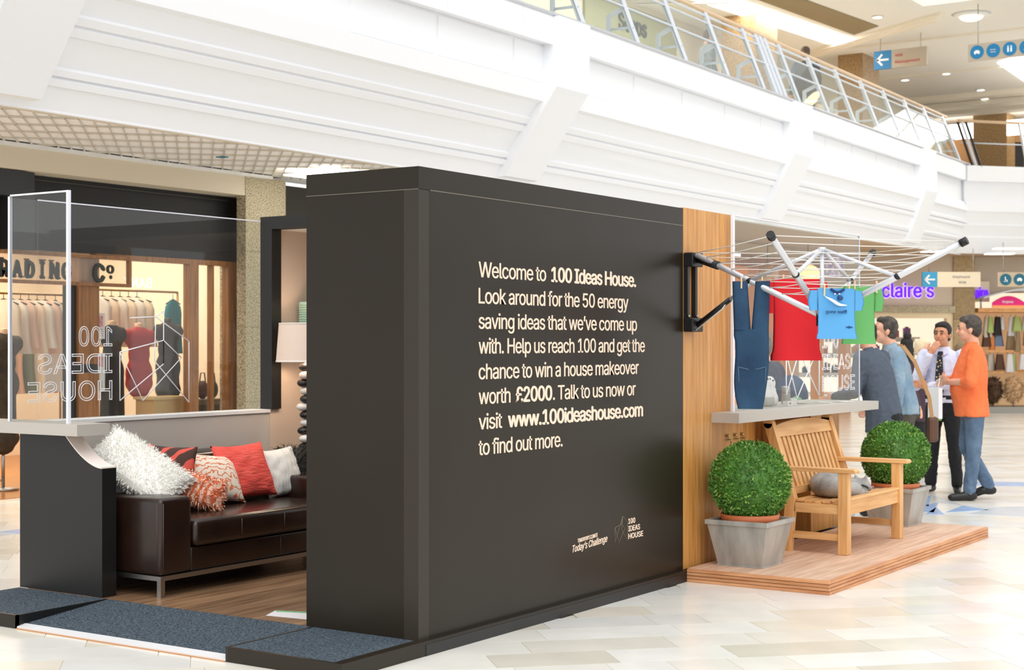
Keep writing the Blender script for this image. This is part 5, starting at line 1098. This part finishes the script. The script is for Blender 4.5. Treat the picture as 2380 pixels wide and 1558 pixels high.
# ================================================================ PEOPLE
def rotm(yaw=0, pitch=0): return Matrix.Rotation(yaw, 3, 'Z') @ Matrix.Rotation(pitch, 3, 'X')
def person(loc, face, label, h=1.76, lean=0., headyaw=0., headpitch=0., elb=None, wri=None, hdir=None, kne=None, ank=None, toe=None, heel=(0, 0),
           top=None, trou=None, hair=None, skin=SKIN, shoe=MATBLACK, hem=.86, sleeve=1.0, belly=0., loose=.0, hairlong=False, vox=.0075, open_sleeve=False, rootz=0., bald=False):
    loc = Vector((loc[0], loc[1], rootz)); ff = Vector((face[0], face[1], 0)).normalized(); fr = Vector((ff.y, -ff.x, 0)); s = h/1.76
    t = thing('person', loc, label, 'person', None)
    LR = Matrix.Rotation(-lean, 3, 'X')
    def W(p): return loc+fr*(p[0]*s)+ff*(p[1]*s)+ZD*(p[2]*s)
    hipc = Vector((0, 0, .93))
    def T(p): return hipc+LR @ (Vector(p)-hipc)      # leaning upper body
    B3 = Matrix((fr, ff, ZD)).transposed()
    def rot(m): return B3 @ m
    elb = elb or [(.235, -.03, 1.14), (-.235, -.03, 1.14)]; wri = wri or [(.245, .07, .90), (-.245, .07, .90)]
    kne = kne or [(.1, .02, .5), (-.1, .02, .5)]; ank = ank or [(.11, -.03, .09), (-.11, -.03, .09)]; toe = toe or [.12, -.12]
    SH = [T((.185, 0, 1.425)), T((-.185, 0, 1.425))]
    nk = T((0, -.01, 1.47)); hc = T((0, .03, 1.625)); HM = rotm(headyaw, -headpitch) @ Matrix.Rotation(-lean*.5, 3, 'X')
    def Hd(p): return W(hc+HM @ Vector(p))
    def hell(mb, c, r, n=16, m=12): mb.ell(Hd(c), [q*s for q in r], rot(HM), n, m)
    # ---- body: head, neck, torso, arms, hands
    mb = MB()
    hell(mb, (0, -.012, .03), (.076, .096, .092), 20, 14); hell(mb, (0, .016, -.048), (.06, .074, .072)); hell(mb, (0, .05, -.085), (.034, .03, .026)); hell(mb, (0, .06, .03), (.058, .03, .05))
    mb.cone(Hd((0, .088, .012)), .010*s, Hd((0, .108, -.026)), .0155*s); 
    for e in (-1, 1): hell(mb, (e*.078, -.012, -.012), (.012, .022, .032)); hell(mb, (e*.034, .064, -.035), (.026, .022, .03)); hell(mb, (e*.03, .078, .022), (.026, .013, .009))
    hell(mb, (0, .082, -.058), (.026, .012, .010))
    mb.cone(W(nk), .062*s, Hd((0, -.02, -.06)), .056*s)
    mb.ell(W(T((0, 0, 1.26))), (.14*s, .09*s, .17*s), rot(LR)); mb.ell(W(T((0, 0, 1.02))), (.14*s, .1*s, .16*s), rot(LR)); mb.cone(W(SH[0]*.85+SH[1]*.15-Vector((0, 0, .03))), .035*s, W(SH[1]*.85+SH[0]*.15-Vector((0, 0, .03))), .035*s)
    for i in (0, 1):
        e = Vector(elb[i]); w = Vector(wri[i]); mb.cone(W(SH[i]-Vector((0, 0, .02))), .042*s, W(e), .04*s); mb.cone(W(e), .041*s, W(w), .028*s)
        d = (w-e).normalized() if not hdir or not hdir[i] else Vector(hdir[i]).normalized()
        sdv = d.cross(Vector((0, 0, 1)) if abs(d.z) < .8 else Vector((0, 1, 0))).normalized(); sdv = d.cross(sdv) if abs(d.z) < .8 else sdv; nn_ = d.cross(sdv)
        pc_ = w+d*.05; mb.ell(W(pc_), (.046*s, .04*s, .019*s), rot(Matrix((d, sdv, nn_)).transposed()))
        for q, (off, ln) in enumerate(((-.03, .062), (-.01, .074), (.011, .07), (.03, .054))):
            k0 = w+d*.085+sdv*off; k1 = k0+d*ln*.55+nn_*.008; k2 = k1+d*ln*.4+nn_*.024; mb.cone(W(k0), .0092*s, W(k1), .0088*s, 8); mb.cone(W(k1), .0088*s, W(k2), .0075*s, 8)
        th0 = w+d*.025+sdv*-.036; th1 = th0+d*.035-sdv*.024+nn_*.01; mb.cone(W(th0), .012*s, W(th1), .0105*s, 8); mb.cone(W(th1), .0105*s, W(th1+d*.03+nn_*.008), .009*s, 8)
    fuse(mb, 'body', skin, t, vox, 2)
    if vox < .012:
        for e in (-1, 1):
            m_ = MB(); m_.ell(Hd((e*.03, .0905, .008)), (.011*s, .005*s, .006*s), rot(HM), 10, 6); m_.build('eye', M('eye_dark', (38, 28, 24), .3), t)
            m_ = MB(); m_.tube([Hd((e*.012, .096, .028)), Hd((e*.03, .095, .034)), Hd((e*.048, .084, .028))], .0045*s, 5); m_.build('eyebrow', hair or SKIN, t)
        m_ = MB(); m_.tube([Hd((-.022, .086, -.06)), Hd((0, .094, -.058)), Hd((.022, .086, -.06))], .004*s, 5); m_.build('mouth', M('lip', (168, 92, 84), .5), t)
    # ---- hair
    mb = MB()
    if not bald:
        hell(mb, (0, -.028, .052), (.084, .094, .088)); hell(mb, (0, -.058, .0), (.076, .062, .085)); hell(mb, (0, .028, .092), (.066, .056, .036))
        for e in (-1, 1): hell(mb, (e*.072, -.005, .03), (.014, .03, .04))
        if hairlong: hell(mb, (0, -.06, -.06), (.086, .06, .13))
        fuse(mb, 'hair', hair, t, vox*1.15, 2, wr=.006, wf=30.)
    # ---- upper garment
    L_ = loose
    secs = [(1.505, .060, .056, 0), (1.475, .082, .066, 0), (1.45, .125, .078, -.004), (1.42, .170, .094, -.006), (1.36, .188, .112, -.004), (1.27, .186, .124, 0), (1.16, .174, .120, .004), (1.05, .168, .120, .008), (.97, .170, .124, .006), (.93, .173, .127, .004)]
    if hem < .92: secs += [(hem+.06, .176, .132, 0), (hem, .178, .134, 0)]
    rows = []
    for i, (z, rx, ry, oy) in enumerate(secs):
        g = 0 if z > 1.4 else min(1, (1.4-z)/.2); bl = belly*math.exp(-((z-1.08)/.16)**2)
        rx += L_*g; ry += (L_*g+bl*.6); c = Vector((0, oy+bl*.6, z)); ring = []
        for k in range(24):
            th = 2*PI*k/24; q = c+Vector((rx*math.cos(th), ry*math.sin(th), 0)); ring.append(W(T(q) if z > .93 else q))
        rows.append(ring)
    mb = MB(); n_ = 24
    mb.add([p for r in rows for p in r], [(i*n_+k, i*n_+(k+1) % n_, (i+1)*n_+(k+1) % n_, (i+1)*n_+k) for i in range(len(rows)-1) for k in range(n_)]+[tuple(range(n_))[::-1], tuple(range((len(rows)-1)*n_, len(rows)*n_))])
    for i in (0, 1):
        e = Vector(elb[i]); w = Vector(wri[i]); mb.cone(W(SH[i]+Vector((0, 0, -.012))), .070*s, W(e), .058*s)
        if sleeve > .5: mb.cone(W(e), .057*s, W(e+(w-e)*(.93 if sleeve >= 1 else (sleeve-.5)*2)), .042*s)
    fuse(mb, 'shirt', top, t, vox*1.5, 2, wr=.010)
    # ---- trousers
    mb = MB(); mb.ell(W((0, -.005, .95)), (.168*s, .122*s, .12*s), B3, 18, 12); mb.ell(W((0, -.03, .87)), (.165*s, .125*s, .11*s), B3, 18, 12)
    for i in (0, 1):
        hp = Vector(((.088, -.088)[i], -.01, .86)); k_ = Vector(kne[i]); a_ = Vector(ank[i])
        mb.cone(W(hp), .094*s, W(k_), .068*s, 14); mb.cone(W(k_), .068*s, W(a_+Vector((0, 0, .01))), .058*s, 14)
    fuse(mb, 'trousers', trou, t, vox*1.6, 3, wr=.009)
    for i in (0, 1):
        a_ = Vector(ank[i]); dv = Vector((math.sin(toe[i]), math.cos(toe[i]), 0)); hz = heel[i]; mb = MB()
        b0 = Vector((a_.x, a_.y, a_.z-.045)); tip = Vector((a_.x, a_.y, 0))+dv*.17; tip.z = .032
        mb.cone(W(b0-dv*.035), .042*s, W(b0+dv*.05), .042*s); mb.cone(W(b0+dv*.05), .042*s, W(tip), .034*s); mb.cone(W(a_+Vector((0, 0, .01))), .044*s, W(b0), .044*s)
        o_ = fuse(mb, 'shoe', shoe, t, .010, 2)
    return t, W, T, Hd, s
DENIM = M('light_denim', (152, 172, 186), .85, col2=(112, 142, 166), vsc=5, bump=.4, bsc=24)
JEAN = M('mid_jeans', (74, 96, 122), .85, col2=(104, 126, 150), vsc=6, bump=.35, bsc=26)
ORNG = M('orange_linen', (238, 112, 58), .85, col2=(250, 130, 76), vsc=4, bump=.5, bsc=14)
SUIT = M('charcoal_suit', (74, 84, 98), .8, bump=.2, bsc=18); LILAC = M('pale_lilac_cotton', (214, 218, 240), .8, bump=.4, bsc=16)
BTR = M('black_trouser', (20, 20, 24), .8, bump=.3, bsc=20); GRYH = M('greying_hair', (48, 42, 38), .8, col2=(92, 84, 78), vsc=22, bump=.6, bsc=60); DKH = M('dark_hair', (32, 28, 26), .7, bump=.6, bsc=60); BRH = M('brown_hair', (78, 58, 44), .75, col2=(112, 98, 86), vsc=24, bump=.6, bsc=60)
BLK = M('black_shoe', (22, 21, 21), .35)
# man in orange shirt
t, W, T, Hd, s = person((-4.47, 14.86), -RIGHT*.95+VIEW*.12, 'man in loose orange shirt and jeans with folded arms', h=1.80, headyaw=-.15, headpitch=.02,
    elb=[(.27, .10, 1.14), (-.27, .06, 1.13)], wri=[(-.02, .27, 1.16), (.06, .25, 1.12)], hdir=[(-1, .2, .05), (1, .15, -.1)], kne=[(.1, .04, .50), (-.1, .0, .49)], ank=[(.10, -.17, .13), (-.09, .04, .09)], toe=[.1, -.1],
    top=ORNG, trou=JEAN, hair=GRYH, hem=.80, sleeve=.62, belly=.045, loose=.022, shoe=BLK)
bg_ = thing('carrier_bag', W((.0, .33, .80)), 'white and green carrier bag hanging from the orange shirted man', 'bag'); b0 = W((-.02, .345, .94)); u_ = (VIEW*.9-RIGHT*.35).normalized(); n_ = u_.cross(ZD)
MB().obox(b0-ZD*.02, u_*.085, n_*.022, ZD*.15).build('bag', M('white_plastic', (244, 246, 248), .4), bg_); MB().obox(b0-ZD*.04+n_*.026+u_*.02, u_*.075, n_*.008, ZD*.15).build('green_folder', M('green_card', (130, 196, 90), .5), bg_); MB().obox(b0-ZD*.03+n_*.036+u_*.03, u_*.06, n_*.004, ZD*.12).build('blue_leaflet', M('blue_card', (90, 150, 200), .5), bg_)
MB().tube([b0+ZD*.13+u_*.05, W((-.02, .30, 1.16)), b0+ZD*.13-u_*.05], .007, 6).build('handle', M('white_plastic'), bg_)
# man in shirt and tie
fv = (-VIEW*.80-RIGHT*.45)
t, W, T, Hd, s = person((-4.93, 15.40), fv, 'man in pale lilac shirt and patterned tie, hand raised to his mouth', h=1.745, headyaw=-.12, headpitch=-.06,
    elb=[(.25, .12, 1.10), (-.27, .04, 1.12)], wri=[(.085, .19, 1.43), (.10, .22, 1.10)], hdir=[(-.55, -.12, .85), (.95, .15, .2)], kne=[(.1, .02, .5), (-.12, .02, .5)], ank=[(.13, -.02, .09), (-.15, .02, .09)], toe=[.35, -.25],
    top=LILAC, trou=BTR, hair=DKH, skin=SKIN2, hem=.95, shoe=BLK)
TIE = M('navy_tie_print', (26, 28, 48), .6, col2=(30, 32, 54), vsc=3); 
nt = TIE.node_tree; vn = nt.nodes.new('ShaderNodeTexVoronoi'); vn.inputs['Scale'].default_value = 32; tcn = nt.nodes.new('ShaderNodeTexCoord'); rpn = nt.nodes.new('ShaderNodeValToRGB'); rpn.color_ramp.elements[0].position = .22; rpn.color_ramp.elements[0].color = lin((214, 196, 110)); rpn.color_ramp.elements[1].position = .3; rpn.color_ramp.elements[1].color = lin((24, 26, 46))
nt.links.new(tcn.outputs['Object'], vn.inputs[0]); nt.links.new(vn.outputs[0], rpn.inputs[0]); nt.links.new(rpn.outputs[0], nt.nodes['Principled BSDF'].inputs['Base Color'])
tz = [(1.455, .085, .022), (1.43, .10, .028), (1.40, .118, .024), (1.30, .136, .034), (1.18, .142, .042), (1.06, .146, .046), (1.0, .147, .03), (.985, .147, .004)]
mb = MB(); n = len(tz); vs = []
for z, y, wv in tz: vs += [W((-wv, y, z)), W((wv, y, z)), W((wv, y+.012, z)), W((-wv, y+.012, z))]
mb.add(vs, [(i*4+k, i*4+(k+1) % 4, i*4+4+(k+1) % 4, i*4+4+k) for i in range(n-1) for k in range(4)]+[(0, 1, 2, 3)]); mb.build('tie', TIE, t)
mb = MB(); mb.lathe([(.182, -.02), (.182, .02), (.172, .02), (.172, -.02), (.182, -.02)], (0, 0, 0), 28); mb.v = [W((p.x, p.y*.74, p.z+.985)) for p in mb.v]; mb.build('belt', MATBLACK, t); MB().obox(W((0, .136, .985)), (W((1, 0, 0))-W((0, 0, 0)))*.022, (W((0, 1, 0))-W((0, 0, 0)))*.006, ZD*.018).build('buckle', STEEL, t)
mb = MB()
for e in (-1, 1): mb.add([W((e*.005, .085, 1.46)), W((e*.06, .06, 1.50)), W((e*.075, .09, 1.44)), W((e*.03, .11, 1.41))], [(0, 1, 2, 3)])
mb.build('collar', LILAC, t)
# man in denim shirt
k = 14.4; p = VIEW*k+RIGHT*((2098-1190)/3550*k)
t, W, T, Hd, s = person((p.x, p.y), -RIGHT*.96+VIEW*.05, 'greying man in light denim shirt stooping behind the farther shrub', h=1.80, lean=.20, headyaw=.05, headpitch=-.25,
    elb=[(.25, .10, 1.12), (-.26, .08, 1.10)], wri=[(.24, .26, .92), (-.25, .12, .84)], top=DENIM, trou=M('olive_trouser', (84, 80, 68), .85), hair=GRYH, hem=.84, loose=.015, shoe=BLK)
mb = MB(); pts = [T((.12, .13, 1.2)), T((0, .06, 1.48)), T((-.09, -.09, 1.46)), T((-.12, -.16, 1.30)), Vector((-.10, -.22, 1.0)), Vector((-.08, -.25, .80))]
for a, b in zip(pts[:-1], pts[1:]): mb.bar(W(a), W(b), .035, .008, up=ff_ if False else (VIEW.x, VIEW.y, 0))
sbg = thing('shoulder_bag', W((-.08, -.27, .62)), 'brown shoulder bag worn by the denim shirted man', 'bag'); mb.build('strap', M('tan_strap', (186, 140, 92), .6), sbg)
mb = MB(); mb.obox(W((-.06, -.26, .70)), (VIEW*.3+RIGHT).normalized()*.055, (VIEW-RIGHT*.3).normalized()*.035, ZD*.12); mb.build('pouch', M('brown_leather', (92, 62, 44), .55), sbg, bevel=.03)
# man in suit, seen from behind
t, W, T, Hd, s = person((-4.70, 13.06), -RIGHT*.70+VIEW*.66, 'man in charcoal suit jacket seen from behind at the counter end', h=1.76, lean=.26, headpitch=-.1,
    elb=[(.25, .18, 1.12), (-.26, .14, 1.10)], wri=[(.20, .40, 1.10), (-.22, .38, 1.04)], top=SUIT, trou=BTR, hair=DKH, hem=.74, loose=.02, shoe=BLK)
# customer inside the booth with backpack
t, W, T, Hd, s = person((-5.75, 13.0), VIEW*.7-RIGHT*.7, 'person in navy jacket with backpack seen through the acrylic screen', h=1.62, lean=.15, top=M('navy_jacket', (26, 36, 62), .8), trou=BTR, hair=BRH, hem=.8, vox=.012)
bk = thing('backpack', W((0, -.2, .95)), 'navy and green backpack on the navy jacketed person', 'backpack'); mb = MB(); c_ = W((.02, -.22, 1.12)); mb.ell(c_, (.16, .13, .21)); mb.build('sack', M('backpack_navy', (24, 60, 96), .6), bk); MB().ell(c_-VIEW*.09-ZD*.06, (.10, .06, .1)).build('pocket', M('backpack_green', (110, 170, 130), .6), bk)
# passers-by behind
def walker(px, Z, face, label, **kw):
    q = VIEW*Z+RIGHT*((px-1190)/3550*Z); return person((q.x, q.y), face, label, vox=.014, **kw)
walker(2141, 17.5, -VIEW*.6+RIGHT*.8, 'woman with short blonde hair behind the lilac shirted man', h=1.57, top=M('plum_coat', (70, 50, 62), .8), trou=BTR, hair=M('blonde_hair', (226, 206, 170), .7, bump=.5, bsc=50), hem=.7)
t, W, T, Hd, s = walker(2108, 18.5, VIEW, 'woman with a dark hair bun seen from behind', h=1.60, top=M('black_top', (34, 30, 34), .8), trou=BTR, hair=DKH, hem=.8, hairlong=True)
fuse(MB().ell(Hd((0, -.06, .15)), (.05, .05, .05)).ell(Hd((0, -.05, .1)), (.03, .03, .04)), 'hair_bun', DKH, t, .012, 1)
walker(2232, 19.0, VIEW+RIGHT*.4, 'person with light brown hair behind the orange shirted man', h=1.53, top=M('dark_green_coat', (40, 44, 44), .8), trou=BTR, hair=M('light_brown_hair', (128, 106, 82), .8, bump=.5, bsc=50), hem=.8)
walker(1645, 25.9, VIEW*.3+RIGHT, 'man in grey checked shirt leaning behind the upper railing', h=1.72, rootz=5.14, top=M('grey_check', (150, 158, 160), .8, col2=(96, 106, 110), vsc=30), trou=BTR, hair=BRH, hem=.86)
walker(1872, 27.6, VIEW, 'man in dark grey jacket on the upper walkway', h=1.75, rootz=5.14, top=M('dark_grey_jacket', (86, 90, 98), .8), trou=M('grey_trouser', (70, 74, 80), .8), hair=BRH, hem=.8)
